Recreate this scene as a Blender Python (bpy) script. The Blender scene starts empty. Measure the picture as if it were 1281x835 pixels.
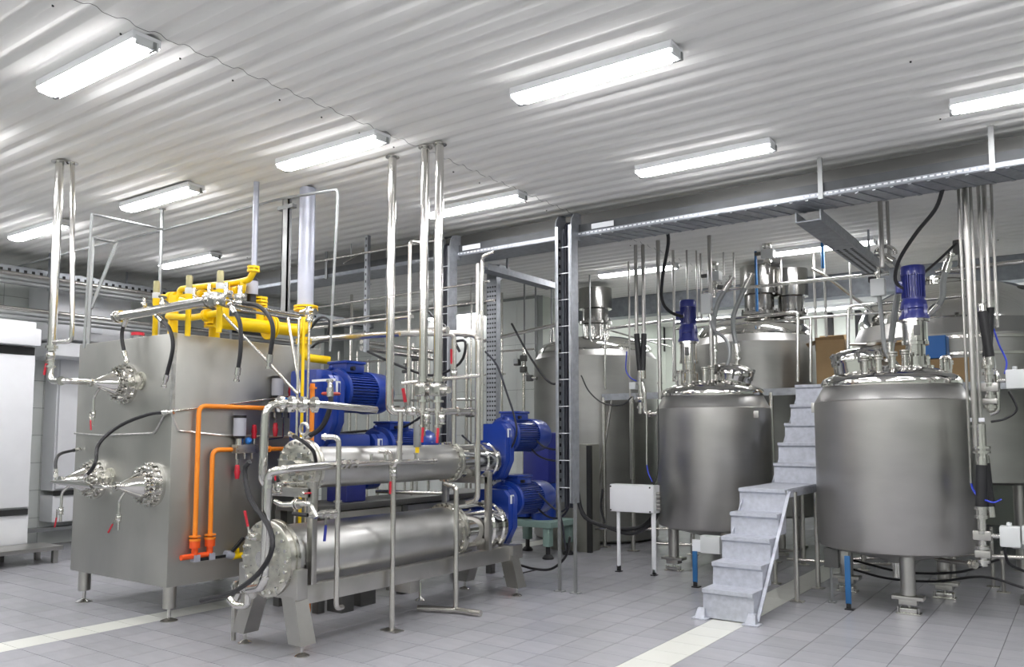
import bpy, bmesh, math, random
from mathutils import Vector, Matrix
random.seed(7)
PI = math.pi
SC = bpy.context.scene
COL = SC.collection

# ------------------------------------------------------------------ camera
CX, CY, FP, CAMH = 640.5, 465.0, 1016.0, 1.6
PITCH = math.atan(80 / FP)
YAW = math.atan(720.5 / (FP / math.cos(PITCH)))
cd = bpy.data.cameras.new('camera'); cam = bpy.data.objects.new('camera', cd); COL.objects.link(cam)
cam.location = (0, 0, CAMH); cam.rotation_euler = (PI/2 + PITCH, 0, YAW)
cd.sensor_fit = 'HORIZONTAL'; cd.sensor_width = 36; cd.lens = FP / 1281 * 36; cd.shift_y = 47.5 / 1281
cd.clip_start = .05; cd.clip_end = 100
SC.camera = cam
# ------------------------------------------------------------------ world and exposure
w = bpy.data.worlds.new('world'); SC.world = w; w.use_nodes = True
w.node_tree.nodes['Background'].inputs[0].default_value = (.8, .88, 1, 1)
w.node_tree.nodes['Background'].inputs[1].default_value = .3
SC.view_settings.view_transform = 'Standard'; SC.view_settings.look = 'None'
SC.view_settings.gamma = 1; SC.view_settings.use_curve_mapping = False
SC.view_settings.exposure = 0.20
LAMP_POWER = 40.0
CEIL = 4.05

# ------------------------------------------------------------------ a pixel of the photograph and one known coordinate give a point
_F0 = Vector((-math.sin(YAW), math.cos(YAW), 0)); _R = Vector((math.cos(YAW), math.sin(YAW), 0)); _Z = Vector((0, 0, 1))
_F = _F0*math.cos(PITCH) + _Z*math.sin(PITCH); _U = -_F0*math.sin(PITCH) + _Z*math.cos(PITCH)
_C = Vector((0, 0, CAMH))
def A(x, y, X=None, Y=None, Z=None):
    d = _F + _R*((x-CX)/FP) + _U*((CY-y)/FP)
    if X is not None: t = X/d.x
    elif Y is not None: t = Y/d.y
    else: t = (Z-CAMH)/d.z
    return _C + d*t
def proj(p):
    v = Vector(p) - _C; z = v.dot(_F)
    if z < .1: return None
    return CX + FP*v.dot(_R)/z, CY - FP*v.dot(_U)/z, z

# ------------------------------------------------------------------ materials
def mat(name, col, metal=0., rough=.5, var=0., scale=4., bump=0., stretch=(1,1,1), emit=0., rvar=0., rand=0., island=0., coat=0.):
    m = bpy.data.materials.new(name); m.use_nodes = True
    nt = m.node_tree; N = nt.nodes; L = nt.links; b = N['Principled BSDF']
    b.inputs['Metallic'].default_value = metal; b.inputs['Roughness'].default_value = rough
    b.inputs['Base Color'].default_value = (*col, 1)
    if coat: b.inputs['Coat Weight'].default_value = coat
    if emit:
        b.inputs['Emission Color'].default_value = (*col, 1); b.inputs['Emission Strength'].default_value = emit
    src = None
    if var or rvar or bump:
        tc = N.new('ShaderNodeTexCoord'); mp = N.new('ShaderNodeMapping'); mp.inputs['Scale'].default_value = stretch
        nz = N.new('ShaderNodeTexNoise'); nz.inputs['Scale'].default_value = scale; nz.inputs['Detail'].default_value = 5
        L.new(tc.outputs['Object'], mp.inputs[0]); L.new(mp.outputs[0], nz.inputs['Vector'])
        if var:
            mr = N.new('ShaderNodeMapRange'); mr.inputs[1].default_value = .3; mr.inputs[2].default_value = .7
            mr.inputs[3].default_value = 1-var; mr.inputs[4].default_value = 1+var*.6
            L.new(nz.outputs[0], mr.inputs[0]); src = mr.outputs[0]
        if rvar:
            mr = N.new('ShaderNodeMapRange'); mr.inputs[1].default_value = .3; mr.inputs[2].default_value = .7
            mr.inputs[3].default_value = max(.02, rough-rvar); mr.inputs[4].default_value = rough+rvar
            L.new(nz.outputs[0], mr.inputs[0]); L.new(mr.outputs[0], b.inputs['Roughness'])
        if bump:
            bp = N.new('ShaderNodeBump'); bp.inputs['Strength'].default_value = bump; bp.inputs['Distance'].default_value = .01
            L.new(nz.outputs[0], bp.inputs['Height']); L.new(bp.outputs[0], b.inputs['Normal'])
    if rand or island:
        if rand: rn = N.new('ShaderNodeObjectInfo').outputs['Random']; k = rand
        else: rn = N.new('ShaderNodeNewGeometry').outputs['Random Per Island']; k = island
        mr = N.new('ShaderNodeMapRange'); mr.inputs[3].default_value = 1-k; mr.inputs[4].default_value = 1+k
        L.new(rn, mr.inputs[0])
        if src is None: src = mr.outputs[0]
        else:
            mu = N.new('ShaderNodeMath'); mu.operation = 'MULTIPLY'; L.new(src, mu.inputs[0]); L.new(mr.outputs[0], mu.inputs[1]); src = mu.outputs[0]
    if src is not None:
        mx = N.new('ShaderNodeVectorMath'); mx.operation = 'SCALE'; mx.inputs[0].default_value = col
        L.new(src, mx.inputs['Scale']); L.new(mx.outputs[0], b.inputs['Base Color'])
    return m
M = dict(
 steel=mat('polished_steel', (.66,.65,.62), 1, .17),
 pipe=mat('pipe_steel', (.64,.62,.58), 1, .26),
 mirror=mat('mirror_steel', (.70,.69,.66), 1, .09),
 pipedull=mat('dull_pipe_steel', (.44,.43,.41), 1, .3),
 brushed=mat('brushed_steel', (.46,.455,.44), 1, .40, var=.10, rvar=.05, scale=2.5, stretch=(1,1,.25)),
 boxsteel=mat('cabinet_steel', (.47,.47,.44), 1, .46, var=.16, rvar=.06, scale=1.8, stretch=(1,1,.5)),
 tank=mat('tank_steel', (.50,.49,.47), 1, .38, var=.06, rvar=.04, scale=2.2, stretch=(1,1,3)),
 hx=mat('satin_steel_shell', (.50,.50,.485), 1, .38, var=.12, rvar=.06, scale=3),
 frame=mat('frame_steel', (.50,.49,.465), 1, .36, var=.08, scale=5),
 dullplate=mat('flange_face_steel', (.58,.57,.51), 1, .33, var=.22, rvar=.1, scale=18),
 galv=mat('galvanised_sheet', (.40,.42,.45), .75, .42, var=.16, scale=16),
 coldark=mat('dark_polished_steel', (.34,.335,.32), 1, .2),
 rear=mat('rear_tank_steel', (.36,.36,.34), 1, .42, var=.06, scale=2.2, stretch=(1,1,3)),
 trayshade=mat('tray_side_shade', (.06,.065,.07), .1, .6, var=.15, scale=8),  # galvanised tray side in shadow, the shade put into a dark base colour
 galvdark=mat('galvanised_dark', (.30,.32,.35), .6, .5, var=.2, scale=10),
 stair=mat('galvanised_stair', (.50,.52,.58), .35, .5, var=.14, scale=22),
 duct=mat('grey_duct', (.46,.48,.56), .4, .45, var=.06, scale=6),
 strut=mat('grey_strut', (.30,.31,.31), .6, .45, var=.1),
 blue=mat('blue_enamel', (.009,.038,.26), 0, .32, var=.12, scale=6, coat=.3),
 bluedark=mat('dark_blue_enamel', (.02,.028,.19), 0, .36, var=.1, scale=6, coat=.2),
 bluepaint=mat('blue_post_paint', (.02,.12,.30), 0, .4),
 bluetube=mat('blue_air_tube', (.03,.06,.55), 0, .4),
 bluecap=mat('blue_plastic', (.02,.17,.55), 0, .4),
 green=mat('green_grey_paint', (.20,.29,.26), 0, .5, var=.08),
 yellow=mat('yellow_paint', (.90,.60,.0), 0, .38, var=.06),
 orange=mat('orange_pipe_paint', (.90,.27,.02), 0, .42),
 redorange=mat('orange_red_plastic', (.85,.10,.015), 0, .45),
 red=mat('red_grip', (.50,.012,.03), 0, .45),
 brick=mat('handwheel_red', (.45,.07,.05), 0, .5),
 black=mat('black_rubber', (.012,.012,.014), 0, .5),
 cable=mat('dark_cable', (.012,.013,.022), 0, .45),
 bluegrip=mat('blue_grip', (.02,.03,.25), 0, .4),
 white=mat('white_enamel', (.78,.79,.81), 0, .4, var=.03),
 offwhite=mat('white_plastic_box', (.62,.64,.64), 0, .4),
 whitestrap=mat('white_bracket', (.75,.77,.80), 0, .4),
 sheet=mat('white_roof_sheet', (.80,.80,.77), 0, 1.0, var=.03, scale=1.5, stretch=(.4,3,1)),
 ceilbase=mat('roof_gap_dark', (.03,.03,.03), 0, .9),
 wallb=mat('wall_joint_grey', (.30,.32,.31), 0, .8),
 wallt=mat('white_wall_tile', (.80,.83,.80), 0, .35, var=.03, rand=.03),
 wallr=mat('white_wall_render', (.60,.64,.58), 0, .6, var=.04, scale=2),
 floorb=mat('dark_grout', (.07,.07,.07), 0, .9),
 tile=mat('grey_floor_tile', (.335,.335,.36), 0, .27, var=.05, scale=1.3, stretch=(1,3,1), rand=.06),
 tilei=mat('grey_floor_tile_far', (.335,.335,.36), 0, .27, var=.05, scale=1.3, stretch=(1,3,1), island=.06),
 wtile=mat('white_floor_tile', (.66,.67,.62), 0, .27, rand=.03),
 card=mat('cardboard', (.36,.24,.12), 0, .8, var=.1),
 brass=mat('pale_brass_cap', (.36,.33,.17), .3, .45),
 clear=mat('grey_plastic_cup', (.42,.43,.48), 0, .25),
 tube=mat('fluorescent_glow', (1,.985,1), 0, .4, emit=LAMP_POWER),
 dark=mat('dark_recess', (.02,.02,.02), 0, .7),
 bgrey=mat('dark_grey_metal', (.13,.13,.125), .5, .5),
 cabolive=mat('dull_olive_panel', (.30,.30,.26), .5, .45, var=.1),
 foil=mat('aluminium_tape', (.58,.58,.56), .9, .35, var=.2, scale=20),
)

# ------------------------------------------------------------------ mesh builder
def perp(d):
    d = d.normalized(); a = Vector((0,0,1)) if abs(d.z) < .9 else Vector((1,0,0))
    u = d.cross(a).normalized(); return u, d.cross(u).normalized()
class MB:
    def __init__(s): s.v = []; s.f = []
    def add(s, vs, fs):
        n = len(s.v); s.v += [tuple(x) for x in vs]; s.f += [tuple(i+n for i in f) for f in fs]; return s
    def box(s, lo, hi):
        x0,y0,z0 = lo; x1,y1,z1 = hi
        if x0>x1: x0,x1=x1,x0
        if y0>y1: y0,y1=y1,y0
        if z0>z1: z0,z1=z1,z0
        return s.add([(x0,y0,z0),(x1,y0,z0),(x1,y1,z0),(x0,y1,z0),(x0,y0,z1),(x1,y0,z1),(x1,y1,z1),(x0,y1,z1)],
          [(0,3,2,1),(4,5,6,7),(0,1,5,4),(1,2,6,5),(2,3,7,6),(3,0,4,7)])
    def cbox(s, c, d): return s.box([c[i]-d[i]/2 for i in range(3)], [c[i]+d[i]/2 for i in range(3)])
    def rbox(s, lo, hi, b=.02):   # box with chamfered edges all round
        bm = bmesh.new(); mm = MB().box(lo, hi)
        vs = [bm.verts.new(p) for p in mm.v]
        for f in mm.f: bm.faces.new([vs[i] for i in f])
        bmesh.ops.bevel(bm, geom=bm.edges[:], offset=b, segments=2, profile=.6, affect='EDGES')
        bm.verts.ensure_lookup_table()
        s.add([v.co for v in bm.verts], [[v.index for v in f.verts] for f in bm.faces]) if (bm.verts.index_update() or True) else 0
        bm.free(); return s
    def beam(s, a, b, w, h=None, up=None):
        a = Vector(a); b = Vector(b); h = h or w; d = (b-a).normalized()
        if up is None: u, v = perp(d)
        else:
            v = Vector(up); u = d.cross(v).normalized(); v = u.cross(d).normalized()
        vs = []
        for p in (a, b):
            for su, sv in ((-1,-1),(1,-1),(1,1),(-1,1)): vs.append(p + u*(su*w/2) + v*(sv*h/2))
        return s.add(vs, [(3,2,1,0),(4,5,6,7),(0,1,5,4),(1,2,6,5),(2,3,7,6),(3,0,4,7)])
    def lathe(s, prof, o=(0,0,0), d=(0,0,1), n=24, cap=True):
        o = Vector(o); d = Vector(d).normalized(); u, v = perp(d); vs = []; fs = []
        for r, z in prof:
            for k in range(n):
                a = 2*PI*k/n; vs.append(o + d*z + (u*math.cos(a)+v*math.sin(a))*max(r, 1e-4))
        for i in range(len(prof)-1):
            for k in range(n):
                k2 = (k+1) % n; fs.append((i*n+k, i*n+k2, (i+1)*n+k2, (i+1)*n+k))
        if cap:
            fs.append(tuple(range(n))[::-1]); m = (len(prof)-1)*n; fs.append(tuple(range(m, m+n)))
        return s.add(vs, fs)
    def cyl(s, a, b, r, n=14, r2=None):
        a = Vector(a); b = Vector(b); return s.lathe([(r,0),(r if r2 is None else r2,(b-a).length)], a, b-a, n)
    def ring(s, a, d, r, t, n=16):
        d = Vector(d).normalized(); a = Vector(a); return s.cyl(a-d*t/2, a+d*t/2, r, n)
    def ball(s, c, r, n=10):
        return s.lathe([(r*math.sin(PI*i/6), -r*math.cos(PI*i/6)) for i in range(7)], c, (0,0,1), n, cap=False)
    def tube(s, pts, r, n=10, fil=None, seg=5, cap=True):
        P = [Vector(p) for p in pts]; Q = [P[0]]
        fil = r*2.6 if fil is None else fil
        for i in range(1, len(P)-1):
            a = P[i-1]-P[i]; b = P[i+1]-P[i]; la, lb = a.length, b.length
            if la < 1e-6 or lb < 1e-6: continue
            k = min(fil, la*.45, lb*.45)
            if k < 1e-4 or a.angle(b) > 3.1: Q.append(P[i]); continue
            p0 = P[i]+a.normalized()*k; p1 = P[i]+b.normalized()*k
            for j in range(seg+1):
                t = j/seg; Q.append(p0*(1-t)**2 + P[i]*2*t*(1-t) + p1*t*t)
        Q.append(P[-1]); vs = []; fs = []
        u = None
        for i, q in enumerate(Q):
            d = (Q[min(i+1,len(Q)-1)] - Q[max(i-1,0)]).normalized()
            if u is None: u, _ = perp(d)
            u = (u - d*u.dot(d))
            u = u.normalized() if u.length > 1e-4 else perp(d)[0]
            v = d.cross(u)
            for k in range(n):
                a = 2*PI*k/n; vs.append(q + (u*math.cos(a)+v*math.sin(a))*r)
        for i in range(len(Q)-1):
            for k in range(n):
                k2 = (k+1) % n; fs.append((i*n+k, i*n+k2, (i+1)*n+k2, (i+1)*n+k))
        if cap: fs.append(tuple(range(n))[::-1]); m = (len(Q)-1)*n; fs.append(tuple(range(m, m+n)))
        return s.add(vs, fs)
    def prism(s, poly, axis, a, b):   # polygon in the two other axes, extruded along axis
        n = len(poly); vs = []
        for t in (a, b):
            for p in poly:
                q = list(p); q.insert(axis, t); vs.append(q)
        fs = [tuple(range(n))[::-1], tuple(range(n, 2*n))] + [(i, (i+1)%n, n+(i+1)%n, n+i) for i in range(n)]
        return s.add(vs, fs)
    def bolts(s, c, d, R, n, r=.012, t=.02, ph=0.):
        d = Vector(d).normalized(); c = Vector(c); u, v = perp(d)
        for k in range(n):
            a = 2*PI*k/n + ph; p = c + (u*math.cos(a)+v*math.sin(a))*R; s.cyl(p, p+d*t, r, 6)
        return s
    def build(s, name, m, parent=None, smooth=True, **kw):
        me = bpy.data.meshes.new(name); me.from_pydata(s.v, [], s.f); me.validate()
        bm = bmesh.new(); bm.from_mesh(me); bmesh.ops.recalc_face_normals(bm, faces=bm.faces[:]); bm.to_mesh(me); bm.free()
        me.materials.append(M[m] if isinstance(m, str) else m)
        if smooth:
            me.polygons.foreach_set('use_smooth', [True]*len(me.polygons)); me.set_sharp_from_angle(angle=math.radians(38))
        o = bpy.data.objects.new(name, me); COL.objects.link(o)
        if parent is not None: o.parent = parent
        if kw: tag(o, **kw)
        return o
def tag(o, label=None, cat=None, group=None, kind=None):
    if label: o['label'] = label
    if cat: o['category'] = cat
    if group: o['group'] = group
    if kind: o['kind'] = kind
    return o
def thing(name, label, cat, loc=(0,0,0), rz=0, group=None):
    o = bpy.data.objects.new(name, None); COL.objects.link(o); o.empty_display_size = .1
    o.location = loc; o.rotation_euler = (0,0,rz); return tag(o, label, cat, group)
KIDS = {}
def copy_tree(o, parent=None):
    c = o.copy(); COL.objects.link(c)
    if parent is not None: c.parent = parent
    for ch in [x for x in COL.objects if x.parent == o]: copy_tree(ch, c)
    return c
def dup(o, loc, rz, label, group=None, scale=None):
    c = copy_tree(o); c.location = loc; c.rotation_euler = (0,0,rz); c['label'] = label
    if group: c['group'] = group
    if scale: c.scale = (scale,)*3
    return c
def V(*a): return Vector(a)
def vert(x, y0, y1, **k):    # a vertical line through pixel (x,y0) on a known plane, down to the height seen at y1
    p = A(x, y0, **k); q = A(x, y1, Y=p.y); return p, V(p.x, p.y, q.z)

# ================================================================== SETTING
# floor
fl = MB().box((-13, -4, -.1), (6, 18, -.004)).build('floor', 'floorb', smooth=False, kind='structure')
def xl(k): return -2.748 + k*(.307 if k >= 0 else .2993)
def yl(k): return 5.70 + k*.304
cells = []
for i in range(-34, 29):
    for j in range(-32, 40):
        x0, x1, y0, y1 = xl(i), xl(i+1), yl(j), yl(j+1)
        if x0 < -12.9 or x1 > 6: continue
        area = 0; c = proj(((x0+x1)/2, (y0+y1)/2, 0))
        if c and -30 < c[0] < 1311 and c[1] < 860: area = 1/c[2]
        cells.append((area, i, j, x0, x1, y0, y1))
cells.sort(key=lambda c: -c[0])
def tilemesh(name, m):
    g = .0022; h = .5
    mb = MB().add([(-h+g/.3,-h+g/.3,0),(h-g/.3,-h+g/.3,0),(h-g/.3,h-g/.3,0),(-h+g/.3,h-g/.3,0),(-h+g/.3,-h+g/.3,-.02),(h-g/.3,-h+g/.3,-.02),(h-g/.3,h-g/.3,-.02),(-h+g/.3,h-g/.3,-.02)],
                  [(0,1,2,3),(0,4,5,1),(1,5,6,2),(2,6,7,3),(3,7,4,0)])
    me = bpy.data.meshes.new(name); me.from_pydata(mb.v, [], mb.f); me.materials.append(M[m]); return me
tg, tw = tilemesh('tile', 'tile'), tilemesh('white_tile', 'wtile')
rest = MB(); restw = MB()
for n, (a, i, j, x0, x1, y0, y1) in enumerate(cells):
    white = i in (0, -14)
    if n < 300:
        o = bpy.data.objects.new('floor_tile', tw if white else tg); COL.objects.link(o); o.parent = fl
        o.location = ((x0+x1)/2, (y0+y1)/2, 0); o.scale = (x1-x0, y1-y0, 1)
        if white: o['label'] = 'white floor tile'
    else:
        g = .0022; (restw if white else rest).add([(x0+g,y0+g,0),(x1-g,y0+g,0),(x1-g,y1-g,0),(x0+g,y1-g,0),(x0+g,y0+g,-.01),(x1-g,y0+g,-.01),(x1-g,y1-g,-.01),(x0+g,y1-g,-.01)],
            [(0,1,2,3),(0,4,5,1),(1,5,6,2),(2,6,7,3),(3,7,4,0)])
rest.build('far_floor_tiles', 'tilei', fl, smooth=False, kind='stuff')
restw.build('far_white_floor_tiles', 'wtile', fl, smooth=False, kind='stuff')
# ceiling: profiled sheets, ribs along X, lengthwise seam at X=-4.56
ce = MB().box((-13, -4, CEIL+.05), (6, 18, CEIL+.15)).build('ceiling', 'ceilbase', smooth=False, kind='structure')
def sheet(x0, x1):
    prof = []
    for k in range(5):
        y = k*.2; prof += [(y,.0),(y+.075,.0),(y+.085,.002),(y+.118,.018),(y+.128,.020),(y+.152,.020),(y+.162,.018),(y+.192,.002)]
    prof.append((1.0, 0.0)); n = len(prof); mb = MB()
    mb.add([(x, y, z) for x in (x0, x1) for y, z in prof], [(i, i+1, n+i+1, n+i) for i in range(n-1)])
    me = bpy.data.meshes.new('roof_sheet'); me.from_pydata(mb.v, [], mb.f); me.materials.append(M['sheet'])
    me.polygons.foreach_set('use_smooth', [True]*len(me.polygons)); me.set_sharp_from_angle(angle=math.radians(60)); return me
shL, shR = sheet(-13, -4.5615), sheet(-4.5585, 6)
for k in range(22):
    for s in (shL, shR):
        o = bpy.data.objects.new('roof_sheet', s); COL.objects.link(o); o.parent = ce
        o.location = (0, -4.064 + k, CEIL + (0 if s is shL else .002))
sc = MB(); 
for k in range(60):
    y = -3.9+k*.4+.03
    for x in (-9.4, -4.72, -.9):
        if x == -4.72 or k % 3 == 0: x += random.uniform(-.1,.1)*(x != -4.72); sc.cyl((x, y, CEIL-.005), (x, y, CEIL+.004), .007, 6)
sc.build('roof_screws', 'dark', ce, kind='stuff')

# walls
def wall_tiles(name, axis, pos, a0, a1, b0, b1, z0, z1, tw_, th, inward, m='wallt', maxn=300):
    # wall slab plus raised tiles; axis 0: wall plane X=pos, 1: wall plane Y=pos
    if axis == 0: base = MB().box((pos, a0, 0), (pos - inward*.15, a1, CEIL+.05))
    else: base = MB().box((a0, pos, 0), (a1, pos - inward*.15, CEIL+.05))
    wb = base.build(name, 'wallb', smooth=False, kind='structure')
    g = .003; me = {}; st = MB(); n = 0; nz = int(round((z1-z0)/th)); na = int(round((b1-b0)/tw_))
    t = MB().rbox((-.5*tw_+g, 0, g), (.5*tw_-g, .012, th-g), .003)
    me = bpy.data.meshes.new('wall_tile'); me.from_pydata(t.v, [], t.f); me.materials.append(M[m])
    for i in range(na):
        for k in range(nz):
            a = b0 + (i+.5)*tw_
            if n < maxn:
                o = bpy.data.objects.new('wall_tile', me); COL.objects.link(o); o.parent = wb; n += 1
                if axis == 1: o.location = (a, pos + (0 if inward > 0 else 0), z0+k*th); o.rotation_euler = (0, 0, 0 if inward > 0 else PI)
                else: o.location = (pos, a, z0+k*th); o.rotation_euler = (0, 0, -PI/2 if inward > 0 else PI/2)
    return wb
wall_tiles('wall_left', 0, -12.6, -4, 18, 4.6, 11.4, 0, 4.0, .6, .4, 1)
wall_tiles('wall_back', 1, 11.75, -12.6, -7.75, -12.6, -7.8, 0, 4.0, .4, .8, -1)
MB().box((-7.9, 11.9, 0), (-7.75, 17, CEIL+.05)).build('wall_recess', 'wallr', smooth=False, kind='structure')
MB().box((-7.9, 17, 0), (6, 17.15, CEIL+.05)).build('wall_far', 'wallr', smooth=False, kind='structure')
MB().box((5.9, -4, 0), (6.05, 17, CEIL+.05)).build('wall_right', 'wallr', smooth=False, kind='structure')
MB().box((-12.6, -4.1, 0), (6, -3.95, CEIL+.05)).build('wall_front', 'wallr', smooth=False, kind='structure')
# dropped beam across the far room
MB().box((-7.75, 12.9, 3.72), (6, 13.2, CEIL+.04)).build('trim_1', 'galvdark', smooth=False, kind='structure')

# ceiling lamps
def lamp():
    t = thing('ceiling_light', '', 'ceiling light')
    MB().rbox((-.615,-.092,-.056),(.615,.092,.0), .008).build('housing', 'white', t)
    pr = [(-.090,-.055),(-.088,-.061),(-.06,-.080),(0,-.088),(.06,-.080),(.088,-.061),(.090,-.055)]
    MB().prism(pr, 0, -.60, .60).build('diffuser', 'tube', t)
    for s in (-1, 1):
        MB().rbox((s*.60,-.075,-.082),(s*.622,.075,-.028), .006).build('end_cap', 'offwhite', t)
        MB().cbox((s*.595, .045, -.062), (.07,.02,.05)).build('clip', 'strut', t)
    return t
L0 = lamp(); first = True
where = {-10.0:'far left', -7.55:'left', -5.18:'middle', -2.64:'right', -.19:'far right', 2.26:'outer right'}
xs = [-10.03, -7.6, -5.19, -2.63, -.13, 2.4]
ys = [-1.4, .62, 2.62, 4.61, 6.58, 8.56, 10.68, 12.6, 14.5, 16.2]
lab = {(0,4):'tube light over the wall cabinets, leftmost on the ceiling', (1,4):'tube light seen above the yellow gas valves',
 (1,3):'unused', (2,2):'broad bright tube light nearest the top left corner', (2,3):'unused'}
LBL = {(2,2):None}
def lamp_at(x, y, label, group=None):
    global first
    if first: o = L0; first = False; o.location = (x, y, CEIL); o['label'] = label
    else: o = dup(L0, (x, y, CEIL), 0, label)
    if group: o['group'] = group
    return o
seen = {
 (-5.21, 2.63): 'biggest tube light, in the top left corner above the steel cabinet',
 (-2.61, 4.62): 'long tube light high in the centre of the ceiling',
 (-5.16, 4.62): 'tube light just above the tops of the three tall steel pipes',
 (-7.6, 4.55): 'tube light above the yellow gas manifold, left of the grey duct',
 (-9.98, 4.47): 'tube light farthest left, near the wall cable tray',
 (-10.03, 6.46): 'small tube light low behind the thin hanger rod, over the yellow valves',
 (-5.15, 6.6): 'tube light crossed by two tall steel pipes',
 (-2.64, 6.62): 'tube light right of the ceiling centre, in front of the cable tray',
 (-.1, 6.62): 'tube light cut off by the right picture edge above the tray',
 (-5.28, 10.65): 'tube light behind the thin vertical pipes left of the first tank motor',
 (-2.66, 10.68): 'tube light crossed by the diagonal galvanised cable tray',
 (-10.03, 12.2): 'half hidden tube light behind the dark cable riser',
}
for (x, y), l in seen.items():
    if (x, y) == (-10.03, 12.2): continue
    lamp_at(x, y, l)
o_ = lamp_at(-9.55, 11.67, 'half hidden tube light low between the pipes and the cable riser'); o_.location.z = 3.87
for x in (-6.4, -3.9, -1.3, 1.2, 3.7):
    for y in (14.2, 15.9):
        lamp_at(x, y, 'far tube light in the room behind the dropped beam', 'tube lights in the far room')
for x in (-10.0, -7.6, -5.2, -2.6, -.1, 2.4):
    for y in (-1.4, .63): lamp_at(x, y, 'tube light in the rows behind the viewer', 'tube lights behind the viewer')
for x, y in ((-7.6,2.63),(-10,2.63),(-2.6,2.63),(-.1,2.63),(2.4,2.63),(-.1,4.62),(2.4,4.62),(2.4,6.62),(-.1,8.6),(2.4,8.6),(-7.6,8.6),(-10,8.6)):
    # only those outside the frame or behind the tray
    pa = proj((x, y, CEIL)); 
    if pa and -45 < pa[0] < 1330 and pa[1] > -15: continue
    lamp_at(x, y, 'tube light of the ceiling grid beyond the picture edge', 'tube lights beyond the picture edge')

# ================================================================== SMALL BUILDERS
def pipe(name, label, cat, pts, r, m='pipe', group=None, collars=(), n=12, fil=None, parts=None, plates=()):
    """a pipe run: tube plus clamp collars at the given points (as distances 0..1 of segments) in one mesh"""
    mb = MB().tube(pts, r, n, fil)
    P = [Vector(p) for p in pts]
    for (i, t, k) in collars:
        c = P[i].lerp(P[i+1], t); mb.ring(c, P[i+1]-P[i], r*k, r*.7, n)
    o = mb.build(name, m); tag(o, label, cat, group)
    for (c, d, R, th) in plates: MB().ring(c, d, R, th, 16).build('flange', m, o)
    return o
def lever_valve(label, loc, axis=(0,0,1), lever=(0,0,1), L=.13, grip='red', r=.018, group=None, off=(0,-1,0)):
    """ball valve: body, two end collars, stem, lever with coloured grip"""
    t = thing('ball_valve', label, 'valve', loc, 0, group)
    ax = Vector(axis).normalized(); lv = Vector(lever).normalized(); of = Vector(off).normalized()
    MB().lathe([(r*1.1,-r*2.6),(r*1.7,-r*2.4),(r*1.7,-r*1.9),(r*1.1,-r*1.8),(r*1.5,-r),(r*1.6,0),(r*1.5,r),(r*1.1,r*1.8),(r*1.7,r*1.9),(r*1.7,r*2.4),(r*1.1,r*2.6)], (0,0,0), ax, 14).build('valve_body', 'steel', t)
    MB().cyl(of*r, of*r*2.4, r*.5, 8).build('stem', 'steel', t)
    p = of*r*2.4
    h = MB().beam(p - lv*r, p + lv*L*.45, r*.9, r*.25).build('lever', 'steel', t)
    MB().tube([p + lv*L*.4, p + lv*L*.7 + of*r*.3, p + lv*L + of*r*.6], r*.55, 8).build('grip', grip, h, label='coloured plastic grip')
    return t
def clamp(mb, c, d, r): mb.ring(c, d, r*1.45, r*.5, 14); mb.ring(Vector(c)+Vector(d).normalized()*r*.45, d, r*1.3, r*.3, 14)
def hose(name, label, pts, r, m='black', cat='hose', ends='steel', group=None, smooth_n=24):
    """flexible hose through the points (Catmull-Rom) with metal end fittings"""
    P = [Vector(p) for p in pts]; P = [P[0]*2-P[1]] + P + [P[-1]*2-P[-2]]; Q = []
    k = max(3, smooth_n//(len(P)-3))
    for i in range(1, len(P)-2):
        a, b, c, d = P[i-1:i+3]
        for j in range(k):
            t = j/k; Q.append(.5*((2*b)+(c-a)*t+(2*a-5*b+4*c-d)*t*t+(3*b-a-3*c+d)*t**3))
    Q.append(P[-2])
    o = MB().tube(Q, r, 8, fil=0).build(name, m); tag(o, label, cat, group)
    if ends:
        for a, b in ((Q[0], Q[1]), (Q[-1], Q[-2])):
            d = (a-b).normalized(); MB().lathe([(r*1.35,-r*3),(r*1.35,r*.5),(r*1.0,r*.6),(r*.9,r*2.5),(r*1.4,r*2.6),(r*1.4,r*3.6)], a, d, 10).build('fitting', ends, o, label='steel end fitting')
    return o
def foot(mb, p, h=.07, r=.045):   # adjustable machine foot standing on the floor below p
    x, y, _ = p; mb.lathe([(r,0),(r,.006),(r*.75,.016),(r*.28,.026),(r*.22,.03),(r*.22,h)], (x,y,.0), (0,0,1), 16)

# ================================================================== STEEL CABINET WITH THREE CONE NOZZLES
BX0, BX1, BY0, BY1, BZ0, BZ1 = -8.10, -6.47, 4.05, 5.72, .30, 2.495
cab = thing('process_cabinet', 'big brushed steel cabinet on four legs with cone nozzles on its front', 'cabinet', ((BX0+BX1)/2, (BY0+BY1)/2, 0))
ox, oy = (BX0+BX1)/2, (BY0+BY1)/2
def loc(x, y, z): return (x-ox, y-oy, z)
MB().rbox(loc(BX0,BY0,BZ0), loc(BX1,BY1,BZ1), .012).build('body', 'boxsteel', cab)
for x in (BX0+.11, BX1-.09):
    for y in (BY0+.09, BY1-.11):
        lg = MB().lathe([(.056,.11),(.056,BZ0+.01)], loc(x,y,0), (0,0,1), 18).build('leg', 'frame', cab)
        m_ = MB(); foot(m_, loc(x,y,0), .12, .075); m_.build('foot', 'mirror', lg)
mb = MB()
mb.tube([loc(BX0-.005,BY0-.006,1.62), loc(BX0+.5,BY0-.006,1.60), loc(BX1-.25,BY0-.006,1.62), loc(BX1-.1,BY0-.006,1.78), loc(BX1-.01,BY0-.006,1.80), loc(BX1+.006,BY0+.06,1.64), loc(BX1+.006,BY0+.5,1.60), loc(BX1+.006,BY1,1.58)], .010, 6)
mb.build('taped_seam', 'foil', cab, label='crumpled aluminium tape seam')
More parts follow.
